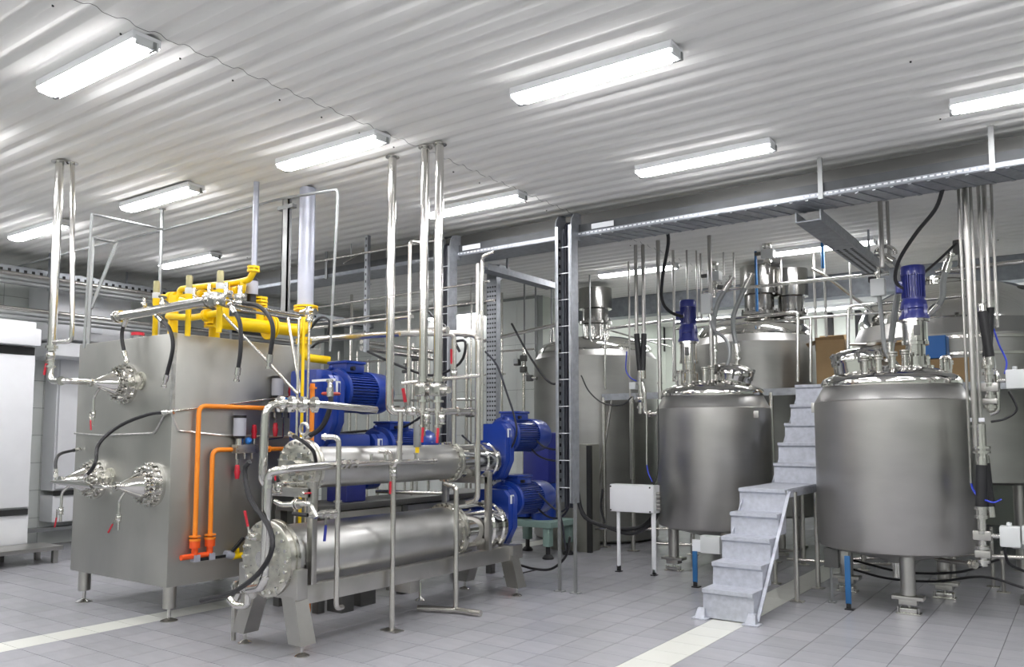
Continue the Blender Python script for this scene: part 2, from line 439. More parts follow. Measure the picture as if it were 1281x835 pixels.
MB().beam(loc(BX1+.004,BY0-.002,1.78), loc(BX1+.004,BY0-.002,BZ1), .03, .03).build('corner_seam', 'foil', cab)
for nme, x, z, r in (('port', -6.98, 2.09, .085), ('port', -7.42, 1.22, .08), ('port', -6.86, 1.22, .075)):
    m_ = MB().lathe([(r,0),(r,.02),(r*.75,.022),(r*.72,.03)], loc(x,BY0,z), (0,-1,0), 22); m_.bolts(loc(x,BY0-.02,z), (0,-1,0), r*.86, 10, .008, .012)
    m_.build(nme, 'dullplate', cab)
# cone nozzles: flange on the front face, dense double ring of bolts, cone narrowing to the pipe
NZ = [(-7.20, 2.07, .165), (-6.72, 1.17, .175), (-7.66, 1.19, .165)]
for (x, z, r) in NZ:
    f = MB().lathe([(r*1.12,0),(r*1.12,.03),(r,.032),(r,.085),(r*.62,.09),(r*.6,.12)], loc(x,BY0,z), (0,-1,0), 32).build('nozzle_flange', 'steel', cab)
    b = MB(); b.bolts(loc(x,BY0-.085,z), (0,-1,0), r*.87, 16, .014, .035); b.bolts(loc(x,BY0-.03,z), (0,-1,0), r*1.05, 18, .012, .03, .1)
    b.bolts(loc(x,BY0-.11,z), (0,-1,0), r*.66, 12, .012, .035, .2); b.build('bolt_ring', 'mirror', f, kind='stuff')
    MB().lathe([(r*.66,0),(r*.66,.03),(r*.64,.045),(.03,.20),(.024,.215),(.024,.225),(.04,.23),(.04,.25)], loc(x,BY0-.10,z), (0,-1,0), 28).build('cone', 'mirror', cab)
# drain pipes with red lever valves
def drain(label, vlabel, x, z, dx, drop, lv, off=(0,-1,0)):
    y = BY0-.24; p0 = V(x-.03, y, z-.05)
    pts = [p0, p0+V(dx*.6,0,-.04), p0+V(dx,0,-.08), p0+V(dx,0,-drop)]
    pipe('drain_pipe', label, 'pipe', pts, .012, 'steel', collars=[(2,.5,1.6)], fil=.03)
    lever_valve(vlabel, pts[-1]+V(0,0,.10), (0,0,1), lv, .15, 'red', .014, off=off)
drain('thin drain pipe hanging under the upper cone nozzle', 'red lever valve under the upper cone nozzle', -7.20, 2.07, -.09, .33, (.35,0,-1))
drain('thin drain pipe hanging under the right lower cone nozzle', 'red lever valve under the right lower cone nozzle, lever slanting left', -6.72, 1.17, -.08, .33, (-.55,0,-.8))
drain('thin drain pipe hanging under the left lower cone nozzle', 'red lever valve under the left lower cone nozzle, lever pointing down', -7.66, 1.19, -.14, .34, (-.05,0,-1), (-.3,-1,0))
# header joining the two lower cones
y_ = BY0-.35
a_ = V(-6.72, y_, 1.17)
pipe('connecting_pipe', 'short pipe from the right lower cone to the sloping header tube', 'pipe', [a_, a_+V(0,-.08,0), a_+V(-.2,-.08,.005)], .014, 'steel', collars=[(0,.1,1.8)], fil=.03)
h0, h1 = a_+V(-.2,-.08,.005), A(57, 602, Y=y_-.08)
hd = pipe('header_tube', 'polished header tube joining the two lower cone nozzles', 'pipe', [h0, h0.lerp(h1,.25)], .028, 'steel')
MB().cyl(h0, h0.lerp(h1,.55), .028, 16, r2=.026).build('thick_section', 'steel', hd)
MB().cyl(h0.lerp(h1,.55), h0.lerp(h1,.86), .026, 16, r2=.014).build('tapered_end', 'steel', hd)
for t in (.12, .78):
    c = h0.lerp(h1, t); MB().cyl(c, c+V(0,0,.09), .008, 8).build('hose_nipple', 'steel', hd)
hose('black_hose', 'black hose arching from the header tube up to the cabinet corner', [h0.lerp(h1,.12)+V(0,0,.08), A(119,580,Y=3.6), A(124,555,Y=3.7), A(150,533,Y=3.85), A(185,519,Y=3.95), A(210,516,Y=4.03)], .016)
hose('black_hose', 'short black hose at the far left end of the header tube', [h0.lerp(h1,.78)+V(0,0,.08), A(70,577,Y=3.7), A(76,568,Y=3.8), A(96,563,Y=4.0)], .014)
pipe('instrument_tube', 'thin steel tube running along the cabinet side above the orange pipes', 'pipe', [A(210,516,Y=4.03), A(222,514,X=-6.44), A(365,496,X=-6.44)], .009, 'steel', fil=.02)
# inlet pipe of upper cone and the pipe pair to the ceiling
px_ = -7.10; py_ = 3.50
ap = V(-7.20, BY0-.35, 2.07)
pipe('inlet_pipe', 'steel elbow pipe feeding the upper cone nozzle from below the pipe pair', 'pipe', [ap, V(-7.20,py_-.03,2.07), V(-7.42,py_-.03,2.07), V(-7.42,py_-.03,2.26)], .026, 'steel', collars=[(1,.12,1.5),(2,.7,1.6)], fil=.09)
lever_valve('red lever valve at the foot of the left ceiling pipe', V(-7.42,py_-.03,2.30), (0,0,1), (0,-.05,-1), .17, 'red', .02, off=(-1,-.3,0))
pipe('ceiling_pipe', 'thick steel pipe rising to the ceiling left of the steel cabinet', 'pipe', [V(-7.42,py_-.03,2.34), V(-7.42,py_-.03,CEIL-.002)], .036, 'steel', collars=[(0,.02,1.4)], n=18, plates=[(V(-7.42,py_-.03,CEIL-.004),(0,0,1),.07,.008)])
pipe('ceiling_pipe', 'thinner steel pipe close behind the thick left ceiling pipe', 'pipe', [V(-7.40,py_-.03,2.42), V(-7.24,py_+.05,2.42), V(-7.24,py_+.05,2.6), V(-7.36,py_+.05,CEIL-.002)], .020, 'steel', n=12, plates=[(V(-7.36,py_+.05,CEIL-.004),(0,0,1),.05,.008)])

# ================================================================== FRAME TUBES, HEADER AND GAS MANIFOLD OVER THE CABINET
z0 = 3.06
hA, hB = A(146,397,Y=3.95), A(266,376,Y=3.95)
hp = pipe('hose_header', 'horizontal steel header pipe with hanging hoses above the cabinet', 'pipe', [hA, hB], .042, 'steel', collars=[(0,0.01,1.35),(0,.05,1.3),(0,.95,1.3),(0,.99,1.35)], n=18)
MB().rbox(hB+V(-.02,-.05,-.05), hB+V(.10,.06,.06), .02).build('end_block', 'steel', hp)
for i, x in enumerate((180, 203)):
    p = A(x, 386, Y=3.95); t = thing('handwheel_valve', ('small handwheel valve on the header pipe, left one','small handwheel valve on the header pipe, right one')[i], 'valve', p)
    MB().cyl((0,0,.03),(0,0,.10),.014,8).build('stem','steel',t); MB().ring((0,0,.10),(0,.2,1),.035,.012,14).build('handwheel','bgrey',t); MB().rbox((-.02,-.02,.0),(.02,.02,.05),.004).build('bonnet','steel',t)
for i, (lab_, pts) in enumerate((
   ('leftmost black hose hanging from the header pipe', [(157,402),(153,414),(153,428),(157,446)]),
   ('long black hose hanging from the middle of the header pipe', [(200,399),(212,412),(216,436),(207,476)]),
   ('black hose hanging before the cabinet side, below the yellow flanges', [(291,387),(300,404),(301,436),(297,468)]),
   ('black hose arching over the yellow pipe', [(300,379),(325,384),(341,408),(337,452)]))):
    hose('hanging_hose', lab_, [A(x,y,Y=3.95 if i < 2 else 3.97) for x, y in pts], .017)
# two thin tubes from the header toward the right pipe bundle
Ya = 3.98
p0 = hB + V(.05, 0, 0)
pipe('frame_tube', 'upper thin frame tube from the header pipe to the yellow flanged elbow', 'pipe', [p0+V(0,0,.02), A(300,381,X=-6.05), A(383,396,X=-6.0)], .013, 'steel', fil=.02)
pipe('frame_tube', 'lower thin frame tube from the header pipe to the yellow flanged elbow', 'pipe', [p0+V(0,0,-.03), A(300,388,X=-6.02), A(375,400,X=-6.0)], .013, 'steel', fil=.02)
pipe('brace_tube', 'diagonal brace tube from the header pipe down to the right', 'pipe', [A(268,382,X=-6.2), A(338,456,X=-5.9), A(372,493,X=-5.7)], .013, 'pipe', fil=.01, collars=[(0,.98,1.9)])
pipe('brace_tube', 'steep brace tube left of the yellow and orange uprights', 'pipe', [A(360,398,X=-6.0), A(376,492,X=-5.75)], .014, 'pipe')
# thin open frame above the cabinet, left
fy = 3.9
pipe('frame_post', 'thin square frame post left of the slanted strut, above the cabinet', 'frame', [A(115,268,Y=fy), A(105,436,Y=fy)], .014, 'strut', n=4)
pipe('frame_tube', 'thin frame tube from the left post top to the ceiling hanger', 'frame', [A(115,268,Y=fy), A(203,287,Y=4.88)], .013, 'strut', n=6)
pipe('frame_tube', 'short frame bar across the top of the slanted strut', 'frame', [A(116,298,Y=4.3), A(146,304,Y=4.6)], .016, 'strut', n=4)
pipe('frame_post', 'upright leg of the narrow V shaped frame above the cabinet', 'frame', [A(116,298,Y=4.3), V(A(116,298,Y=4.3).x,4.3,BZ1)], .020, 'strut', n=4)
bk_ = MB().box((A(116,298,Y=4.3).x-.02,4.27,2.40),(-8.09,4.33,2.50)).build('corner_bracket','strut'); tag(bk_,'small bracket at the top left cabinet corner holding the V frame leg','bracket')
pipe('slanted_strut', 'slanted strut of the narrow V shaped frame above the cabinet', 'frame', [A(146,304,Y=4.6), A(114,386,Y=4.31)], .020, 'strut', n=4)
pipe('hanger_rod', 'hanger rod from the ceiling left of the yellow manifold', 'hanger', [A(203,262,Z=CEIL), V(A(203,262,Z=CEIL).x, 4.88, 2.50)], .018, 'strut', n=8, plates=[(A(203,262,Z=CEIL-.004),(0,0,1),.035,.006)])
pipe('conduit', 'long thin conduit running across below the ceiling over the cabinet', 'pipe', [A(0,340,Y=4.95), A(90,315,Y=4.95), A(203,288,Y=4.95), A(350,249,Y=4.95), A(423,237,Y=4.95), A(413,440,Y=4.95)], .012, 'strut', n=8, fil=.05)
pipe('ceiling_pole', 'thin grey pole from the ceiling down to the yellow tee', 'hanger', [A(321,228,Z=CEIL), V(A(321,228,Z=CEIL).x, 4.86, 3.18)], .027, 'duct', n=12)
# grey duct and channel
du = A(385,236,Z=CEIL)
pipe('grey_duct', 'wide light grey duct rising to the ceiling above the yellow flange', 'duct', [du, V(du.x, du.y, 2.86)], .078, 'duct', n=24, collars=[(0,.99,1.03)])
ch = A(362,250,Z=CEIL); 
cc = MB().box((ch.x-.045,ch.y-.05,2.86),(ch.x+.045,ch.y-.03,CEIL)).box((ch.x-.045,ch.y-.05,2.86),(ch.x-.035,ch.y+.0,CEIL)).box((ch.x+.035,ch.y-.05,2.86),(ch.x+.045,ch.y+.0,CEIL)).build('channel_post','strut'); tag(cc,'slotted channel post left of the wide grey duct','post')
MB().box((ch.x-.12,ch.y-.06,CEIL-.11),(ch.x+.12,ch.y,CEIL-.07)).build('cross_bar','strut',cc)
# yellow gas manifold
ym = thing('gas_manifold', 'yellow gas pipe manifold with flanges on top of the cabinet', 'pipe', (-6.9,4.9,BZ1))
def yp(pts, r, name='pipe_run', fl=(), m='yellow'):
    o_ = V(-6.9,4.9,BZ1); P = [Vector(p)-o_ for p in pts]
    o = MB().tube(P, r, 12, r*2.2).build(name, m, ym)
    for c, d in fl:
        MB().ring(Vector(c)-o_, d, r*1.9, .02, 16).ring(Vector(c)-o_+Vector(d).normalized()*.03, d, r*1.9, .018, 16).bolts(Vector(c)-o_-Vector(d).normalized()*.012, d, r*1.5, 6, .01, .055).build('flange', m, ym)
    return o
Yb = 4.95
big0, big1 = A(268,420,Y=4.35), A(372,411,Y=5.25)
el = V(-6.22, 5.29, 2.70)
yp([V(-6.22,4.30,2.60), V(-6.22,5.29,2.62), V(-6.22,5.29,2.84)], .062, 'large_pipe', [(V(-6.22,5.29,2.83),(0,0,1)), (V(-6.22,4.85,2.61),(0,1,0))])
yp([V(-6.22,4.36,2.58), V(-6.22,4.36,2.96)], .048, 'riser'); yp([V(-6.9,4.3,2.50), V(-6.9,4.3,2.90)], .045, 'riser')
top = lambda x, y, Y=4.45: A(x, y, Y=Y)
yp([top(224,375), top(225,362), top(240,360), top(295,354), top(312,350), top(317,341), top(317,338)], .028, 'top_run', [(top(317,339),(0,0,1))])
yp([top(263,358), top(263,366), top(275,366)], .026, 'branch'); yp([top(304,352), top(304,365), top(296,368)], .028, 'branch')
yp([top(202,372), top(222,372), top(262,368), top(300,364)], .026, 'middle_run', [(top(213,372),(1,0,0)), (top(218,372),(1,0,0)), (top(252,369),(1,0,0)), (top(290,366),(1,0,0)), (top(296,365),(1,0,0)), (top(280,366),(1,0,0))])
yp([top(210,396,4.25), top(240,398,4.25), top(262,394,4.25), top(276,391,4.25)], .03, 'lower_run', [(top(258,395,4.25),(1,0,0))])
yp([V(-6.55,4.5,2.50), V(-6.55,4.5,2.72)], .05, 'stub', [(V(-6.55,4.5,2.6),(0,0,1))]); yp([V(-6.22,4.75,2.58), V(-6.22,4.75,2.84)], .035, 'stub', [(V(-6.22,4.75,2.78),(0,0,1)), (V(-6.22,4.75,2.84),(0,0,1))])
yp([top(225,375,4.2), top(258,383,4.2)], .022, 'gas_link')
ys = A(368,438,X=-6.3)
yp([V(-6.22,5.27,2.56), V(-6.22,5.27,2.36), V(-6.10,5.5,2.34)], .04, 'drop_elbow', [(V(-6.22,5.27,2.50),(0,0,1))])
for (x, y0, y1, lab_) in ((195,352,383,'left'),(236,345,378,'middle'),(275,339,372,'right')):
    c = A(x, y1, Y=4.1); c2 = A(x, y0, Y=4.1)
    t = thing('safety_valve', lab_ + ' brass capped relief valve standing over the header pipe', 'valve', c)
    H_ = c2.z-c.z
    MB().lathe([(.024,-.30),(.024,.0),(.03,.02),(.03,H_*.3)], (0,0,0), (0,0,1), 12).build('base', 'yellow', t)
    MB().lathe([(.034,H_*.3),(.034,H_*.5),(.028,H_*.53)], (0,0,0), (0,0,1), 12).build('collar', 'offwhite', t)
    MB().lathe([(.028,H_*.5),(.028,H_-.01),(.022,H_)], (0,0,0), (0,0,1), 12).build('cap', 'brass', t)
for i, (x, y) in enumerate(((243,374),(262,370),(283,368),(300,372))):
    t = thing('fitting_cluster', ('first','second','third','fourth')[i] + ' small steel regulator block counted from the left beside the yellow pipes', 'fitting', A(x, y, Y=4.3))
    MB().rbox((-.05,-.03,-.04),(.05,.03,.03),.008).build('block','steel',t); MB().cyl((0,0,.02),(0,0,.10),.02,10).cyl((-.08,0,0),(.08,0,0),.016,10).build('stem','steel',t)
bg = thing('black_actuator', 'white capped black regulator under the upper yellow flange', 'valve', A(315,366,Y=4.6))
MB().cyl((0,0,-.02),(0,0,.10),.055,16).build('cup','clear',bg); MB().cyl((0,0,-.09),(0,0,-.02),.04,12).build('base','black',bg); MB().cyl((0,0,.10),(0,0,.13),.05,12).build('cap','black',bg)
# flanged swivel on top of the upright pair at the right end
sw = thing('swivel_joint', 'steel swivel joint at the top of the yellow and steel uprights', 'fitting', A(386,391,X=-5.72))
MB().ball((0,0,0), .05).cyl((-.09,0,0),(.09,0,0),.03,12).cyl((0,0,-.09),(0,0,.05),.03,12).ring((0,0,-.07),(0,0,1),.05,.02).build('joint_body','mirror',sw)
for i, (dx, m_, lab_) in enumerate(((-10,'pipe','left steel upright under the swivel joint'),(-4,'yellow','yellow gas upright between the two steel uprights'),(3,'pipe','right steel upright under the swivel joint'))):
    X_ = -5.72
    pipe('upright_pipe', lab_, 'pipe', [A(386+dx,398,X=X_), A(384+dx,400,X=X_), V(X_, A(384+dx,400,X=X_).y, 0)], (.012,.015,.012)[i], m_, n=10)
pipe('upright_pipe', 'orange upright pipe left of the blue gear motors', 'pipe', [A(391,480,X=-5.75), V(-5.75, A(391,480,X=-5.75).y, 0)], .022, 'orange', n=10, collars=[(0,.02,1.8),(0,.35,1.6)])

# ================================================================== ORANGE PIPES AND VALVE SETS ON THE CABINET SIDE
sx = BX1 + .06
def opipe(x, ztop, yend, ly, label):
    pipe('orange_pipe', label, 'pipe', [V(sx, x, .66), V(sx, x, ztop), V(sx, yend, ztop)], .021, 'orange', n=12, fil=.07,
         plates=[(V(sx,x,.69),(0,0,1),.05,.018),(V(sx,x,.72),(0,0,1),.05,.012)])
    f = MB().cyl((sx,x,.62),(sx,x,.68),.045,14).cyl((sx,x,.55),(sx,x,.62),.028,12).cyl((sx,x-.13,.55),(sx,x+.02,.55),.024,12).build('orange_valve_union','redorange'); tag(f, ly, 'fitting')
    MB().cbox((sx,x+.01,.53),(.055,.06,.06)).build('grey_ball','duct',f); MB().cbox((sx+.01,x+.10,.515),(.02,.11,.025)).build('black_lever','black',f, label='black plastic lever')
opipe(4.27, 1.86, 5.02, 'orange plastic valve union under the taller orange pipe', 'taller orange pipe bent over the cabinet side')
opipe(4.42, 1.47, 4.62, 'orange plastic valve union under the shorter orange pipe', 'shorter orange pipe on the cabinet side')
pipe('orange_pipe', 'orange pipe stub right of the upper solenoid valve block', 'pipe', [V(sx,5.36,1.86), V(sx,5.56,1.86), V(sx,5.56,1.95)], .021, 'orange')
pipe('orange_pipe', 'orange pipe from the lower solenoid block toward the exchanger', 'pipe', [V(sx,4.98,1.47), V(sx,5.6,1.47)], .019, 'orange', collars=[(0,.1,1.6)])
yh = pipe('yellow_hose', 'yellow hose stub with two black levers at the cabinet foot', 'hose', [V(sx,4.66,.50), V(sx,5.05,.50)], .028, 'yellow', n=12)
MB().cyl((sx,4.58,.53),(sx,4.66,.51),.035,12).build('grey_union','duct',yh)
for y in (4.70, 4.88): 
    MB().beam((sx+.02,y-.06,.55),(sx+.03,y+.05,.66),.03,.025).build('black_lever','black',yh,label='black plastic lever'); MB().cyl((sx,y,.50),(sx,y,.57),.025,10).build('stem','yellow',yh)
def solenoid(y, z, label, s=1.0):
    t = thing('valve_block', label, 'valve', (sx+.0, y, z))
    MB().rbox((-.035,0,-.035),(.035,.26,.045),.008).build('block', 'dullplate', t)
    for k in (.03,.12,.2): MB().cyl((0,k,-.09),(0,k,-.03),.012,8).build('port','steel',t)
    MB().cyl((0,.06,.04),(0,.06,.10),.035,14).build('neck','steel',t)
    MB().lathe([(.045,.10),(.05,.12),(.05,.125)],(0,.06,0),(0,0,1),18).build('black_ring','black',t)
    MB().cyl((0,.06,.125),(0,.06,.29),.058,20).build('cup','clear',t)
    MB().cyl((0,.06,.29),(0,.06,.315),.060,20).build('lid','black',t, label='black lid')
    MB().ball((0.01,.15,.08),.034).build('blue_knob','bluecap',t)
    for (k, a, b) in ((.22,.05,1),(.045,-.09,-1)):
        MB().cyl((0,k,a),(0,k,a+b*.06),.014,8).build('nozzle_neck','steel',t)
        MB().lathe([(.016,0),(.024,.02),(.022,.05),(.028,.06),(.018,.13)],(0,k,a+b*.05),(0,0,b),10).build('red_nozzle','red',t)
    return t
solenoid(4.64, 1.47, 'lower valve block with clear cup and red nozzles on the cabinet side')
solenoid(5.06, 1.86, 'upper valve block with clear cup and red nozzles on the cabinet side')
pipe('instrument_tube', 'thin bent tube below the upper valve block', 'pipe', [V(sx,5.20,1.78), V(sx,5.20,1.58), V(sx,4.98,1.56)], .008, 'steel', n=8)

# ================================================================== TWO HEAT EXCHANGERS ON THEIR SKID
HXX = -5.06
def exchanger(label, y0, yb, y1, z, R, RF, zc):
    t = thing('heat_exchanger', label, 'heat exchanger', (HXX, y0, z))
    MB().lathe([(R*.95,.10),(R,.13),(R,yb-y0)], (0,0,0), (0,1,0), 40).build('shell', 'hx', t)
    f = MB().lathe([(RF*.55,-.012),(RF*.96,-.012),(RF,-.005),(RF,.035),(RF*.96,.04),(RF*.96,.05),(RF,.055),(RF,.085),(R,.09)], (0,0,0), (0,1,0), 40).build('front_flange', 'dullplate', t)
    m_ = MB(); m_.bolts((0,-.005,0), (0,-1,0), RF*.87, 20, .014, .028); m_.build('bolt_ring', 'mirror', f, kind='stuff')
    MB().lathe([(.06,-.06),(.06,-.01)], (.0,0,.0), (0,1,0), 20).build('centre_hub', 'steel', t)
    # rear flange and polished drive section
    f2 = MB().lathe([(R*1.0,0),(R*1.16,.0),(R*1.16,.03),(R*1.12,.034),(R*1.12,.04),(R*1.16,.044),(R*1.16,.075),(R,.078)], (0,yb-y0,0), (0,1,0), 40).build('rear_flange', 'dullplate', t)
    m_ = MB(); m_.bolts((0,yb-y0,0), (0,-1,0), R*1.09, 24, .011, .02); m_.build('bolt_ring', 'mirror', f2, kind='stuff')
    L = y1-yb
    MB().lathe([(R*1.02,.078),(R*1.02,L*.62),(R*1.1,L*.64),(R*1.1,L*.70),(R*1.03,L*.72),(R*1.03,L*.82),(R*1.1,L*.84),(R*1.1,L*.9),(R*.9,L*.92),(R*.9,L)], (0,yb-y0,0), (0,1,0), 40).build('drive_section', 'mirror', t)
    return t
up = exchanger('upper satin steel heat exchanger tube on the skid', 4.25, 6.05, 6.78, 1.345, .165, .225, 0)
lo = exchanger('lower larger satin steel heat exchanger tube on the skid', 3.98, 6.02, 6.80, .68, .235, .285, 0)
MB().tube([V(0,.06,.225), V(0,.06,.27)], .014, 8).build('eye_stem', 'steel', up)
e_ = MB(); ee = [V(0.045*math.cos(a), .06, .305+.045*math.sin(a)) for a in [2*PI*k/14 for k in range(15)]]; e_.tube(ee, .014, 8, fil=0, cap=False); e_.build('lifting_eye', 'frame', up)
for xx, zz in ((-.09,.08),(.08,.10),(-.02,-.1),(.10,-.07)):
    MB().rbox((xx-.03,-.05,zz-.02),(xx+.03,-.005,zz+.02),.006).build('face_lug','steel',up)
# skid
sk = thing('skid_frame', 'grey steel skid with splayed end legs carrying both heat exchangers', 'frame', (HXX, 5.3, 0))
def sl(x, y, z): return (x-HXX, y-5.3, z)
for x in (-5.30, -4.86):
    MB().rbox(sl(x,4.08,.35), sl(x+.08,6.95,.49), .008).build('rail', 'frame', sk)
for y, up_ in ((4.0, 1), (6.72, 0)):
    MB().rbox(sl(-5.42,y,.40), sl(-4.74,y+.10,.62 if up_ else .5), .008).build('cross_plate', 'frame', sk)
    for s in (-1, 1):
        xo = HXX + s*.22; xb = HXX + s*.33
        lg = MB().add([sl(xo-.075,y+.0,.42),sl(xo+.075,y,.42),sl(xo+.075,y+.12,.42),sl(xo-.075,y+.12,.42),sl(xb-.07,y-.02,.09),sl(xb+.07,y-.02,.09),sl(xb+.07,y+.12,.09),sl(xb-.07,y+.12,.09)],
            [(0,1,2,3),(7,6,5,4),(0,4,5,1),(1,5,6,2),(2,6,7,3),(3,7,4,0)]).build('leg', 'frame', sk)
        m_ = MB(); foot(m_, sl(xb,y+.05,0), .10, .055); m_.build('foot', 'mirror', lg)
for x in (-5.2,-4.96): pass
for y in (4.15, 6.35):
    MB().rbox(sl(-5.34,y,.49), sl(-4.80,y+.05,.60), .004).build('saddle', 'frame', sk)
    for x in (-5.36,-4.82): MB().rbox(sl(x,y,.49), sl(x+.06,y+.05,1.25), .004).build('upright', 'frame', sk)
    MB().rbox(sl(-5.34,y,1.13), sl(-4.78,y+.05,1.20), .004).build('saddle', 'frame', sk)
MB().rbox(sl(-5.30,5.5,.19), sl(-5.0,5.62,.35), .004).build('middle_support', 'frame', sk)
m_ = MB(); foot(m_, sl(-5.37,6.05,0), .22, .05); m_.cyl(sl(-5.37,6.05,.22), sl(-5.28,6.05,.38), .02, 8); m_.build('middle_foot', 'mirror', sk)
for y in (6.15, 6.45):
    MB().rbox(sl(-5.2,y,.49), sl(-4.9,y+.12,.52), .003).build('clamp_block', 'steel', sk)

# ================================================================== GEAR MOTORS (shaft along +Y, origin at the motor axis)
def gear_motor(label, R=.20, L=.62, gh=.60, gup=.14, gw=.34, plate=.15, box_=True, m='blue'):
    t = thing('gear_motor', label, 'motor')
    g = MB(); w2 = gw/2; zt, zb = gup, gup-gh
    poly = [(-w2*.7,zt),(w2*.7,zt),(w2,zt-.07),(w2,zb+.2),(w2*.55,zb+.03),(w2*.3,zb),(-w2*.3,zb),(-w2*.55,zb+.03),(-w2,zb+.2),(-w2,zt-.07)]
    g.prism(poly, 1, -plate, 0); g.build('gear_case', m, t)
    MB().prism([(x*1.06, z) for x, z in poly], 1, -plate*.62, -plate*.5).build('case_rib', m, t)
    MB().lathe([(R*.9,0),(R*.9,.05),(R*1.12,.06),(R*1.12,.10),(R*.95,.12)], (0,0,0), (0,1,0), 28).build('bell_flange', m, t)
    fn = MB(); n = 44; vs = []; fs = []
    for k in range(n):
        a0 = 2*PI*k/n
        for da, rr in ((0,R*.88),(.28,R*.88),(.32,R),(.62,R),(.66,R*.88)): 
            a = a0 + da*2*PI/n; vs.append((rr*math.cos(a), rr*math.sin(a)))
    fn.prism(vs, 1, .12, L*.66); fn.build('finned_body', m, t, smooth=False)
    MB().lathe([(R*1.04,L*.64),(R*1.06,L*.68),(R*1.02,L*.92),(R*.9,L*.98),(R*.5,L)], (0,0,0), (0,1,0), 30).build('fan_cowl', m, t)
    if box_:
        tb = MB().rbox((-R*.55,.13,R*.9),(R*.55,.13+R*1.5,R*1.35),.015).rbox((-R*.62,.12,R*1.33),(R*.62,.14+R*1.5,R*1.48),.012).build('terminal_box', m, t)
        MB().cyl((R*.55,.2,R*1.1),(R*.75,.2,R*1.1),.018,10).build('cable_gland','black',tb)
    MB().ball((0,.04,R*1.12),.02).build('lifting_eye', m, t)
    MB().rbox((w2*.98,-plate*.8,-.02),(w2*1.02,-plate*.4,.07),.002).build('rating_plate','offwhite',t,label='small white and red plate')
    return t
gm1 = gear_motor('blue gear motor on the end of the upper heat exchanger', .175, .78, .58, .12, .36)
gm1.location = (HXX, 6.94, 1.60)
gm2 = dup(gm1, (HXX, 6.96, .92), 0, 'blue gear motor on the end of the lower heat exchanger, larger in view'); gm2.scale = (1.15,1.05,1.0)
gm3 = dup(gm1, (-5.88, 5.28, 2.02), 0, 'highest blue gear motor, behind the red handwheel'); gm3.scale = (1.3,.92,1.15)
gm4 = dup(gm1, (-5.95, 5.95, 1.50), 0, 'blue gear motor lying behind the upper heat exchanger'); gm4.scale = (1.15,1.1,.95)
# second machine behind: blue gearcase, plinth and hidden tubes
b2 = thing('drive_unit', 'blue gearcase body and shell behind the upper heat exchanger', 'machine', (-5.95, 4.9, 0))
MB().rbox((-.22,.16,1.40),(.16,.38,2.22),.05).build('gear_case','blue',b2)
MB().rbox((-.18,.28,1.30),(.2,.85,1.62),.06).build('coupling_cover','blue',b2)
MB().rbox((-.12,.56,.96),(.16,.82,1.22),.02).build('lower_case','bluedark',b2)
MB().rbox((-.3,.1,.90),(.26,2.9,.96),.01).build('table_top','bgrey',b2)
for y in (.2, 1.3, 2.8):
    for x in (-.34,.2): MB().rbox((x-.04,y-.04,0),(x+.04,y+.04,.9),.005).build('leg','bgrey',b2)
MB().rbox((-.28,.3,.45),(.22,2.8,.89),.02).build('tank_box','boxsteel',b2)
MB().cyl((-.05,.0,.24),(-.05,2.7,.24),.10,20).build('lower_shell','bgrey',b2)
sd = MB().rbox((-5.75,5.2,.0),(-5.55,5.35,.25),.01).build('floor_box','bgrey'); tag(sd,'dark box on the floor beneath the heat exchangers, taller one','box')
sd = MB().rbox((-5.75,5.5,.0),(-5.62,5.7,.2),.01).build('floor_box','bgrey'); tag(sd,'dark box on the floor beneath the heat exchangers, lower one','box')

# vertical blue motor on a green stand
vp = A(680, 636, Y=9.25)
vm = thing('vertical_motor', 'upright dark blue motor standing on a green grey base', 'motor', (vp.x, 9.25, .48))
ztop = A(680, 541, Y=9.25).z - .48
MB().rbox((-.21,-.2,ztop*.42),(.21,.2,ztop),.05).build('hood','bluedark',vm)
MB().lathe([(.17,.0),(.17,ztop*.3),(.2,ztop*.32),(.2,ztop*.42)],(0,0,0),(0,0,1),28).build('body','blue',vm)
MB().rbox((-.45,-.2,.02),(-.15,.15,.28),.04).build('side_case','blue',vm)
for k in range(9): MB().cbox((.03-.02*0, -.19, .12+.05*k),(.3,.03,.018)).build('rib','bluedark',vm)
gs = thing('green_base', 'green grey steel base under the upright blue motor', 'base', (vp.x-.1, 9.25, 0))
MB().rbox((-.42,-.32,.40),(.42,.32,.48),.01).build('top_plate','green',gs)
MB().rbox((-.36,-.1,.48),(-.2,.12,1.0),.01).build('column','green',gs)
for x in (-.33, .33):
    for y in (-.25,.25):
        lg = MB().rbox((x-.05,y-.05,.16),(x+.05,y+.05,.40),.008).build('leg','green',gs)
        m_ = MB(); m_.lathe([(.075,0),(.075,.02),(.05,.05),(.03,.06),(.03,.16)],(x,y,0),(0,0,1),14); m_.build('rubber_foot','black',lg)
op = A(637,705,Y=7.5)
pl = MB().cyl((op.x-.06,7.5,op.z),(op.x+.05,7.5,op.z),.058,16).cyl((op.x+.05,7.5,op.z),(op.x+.09,7.5,op.z),.03,12).build('orange_plug','redorange'); tag(pl,'orange red power plug coupler near the skid end','plug')
pc = V(op.x+.09,7.5,op.z)
hose('power_cable','black power cable curving from the orange plug up to the tall cable riser',[pc, A(668,712,Y=7.5), A(690,712,Y=7.45), A(708,696,Y=7.4), A(713,672,Y=7.36)], .014, cat='cable', ends=None)
hose('power_cable','thin cable on the floor from the orange plug toward the skid',[A(672,713,Y=7.5), A(650,718,Y=7.3), A(630,722,Y=7.1)], .007, cat='cable', ends=None)
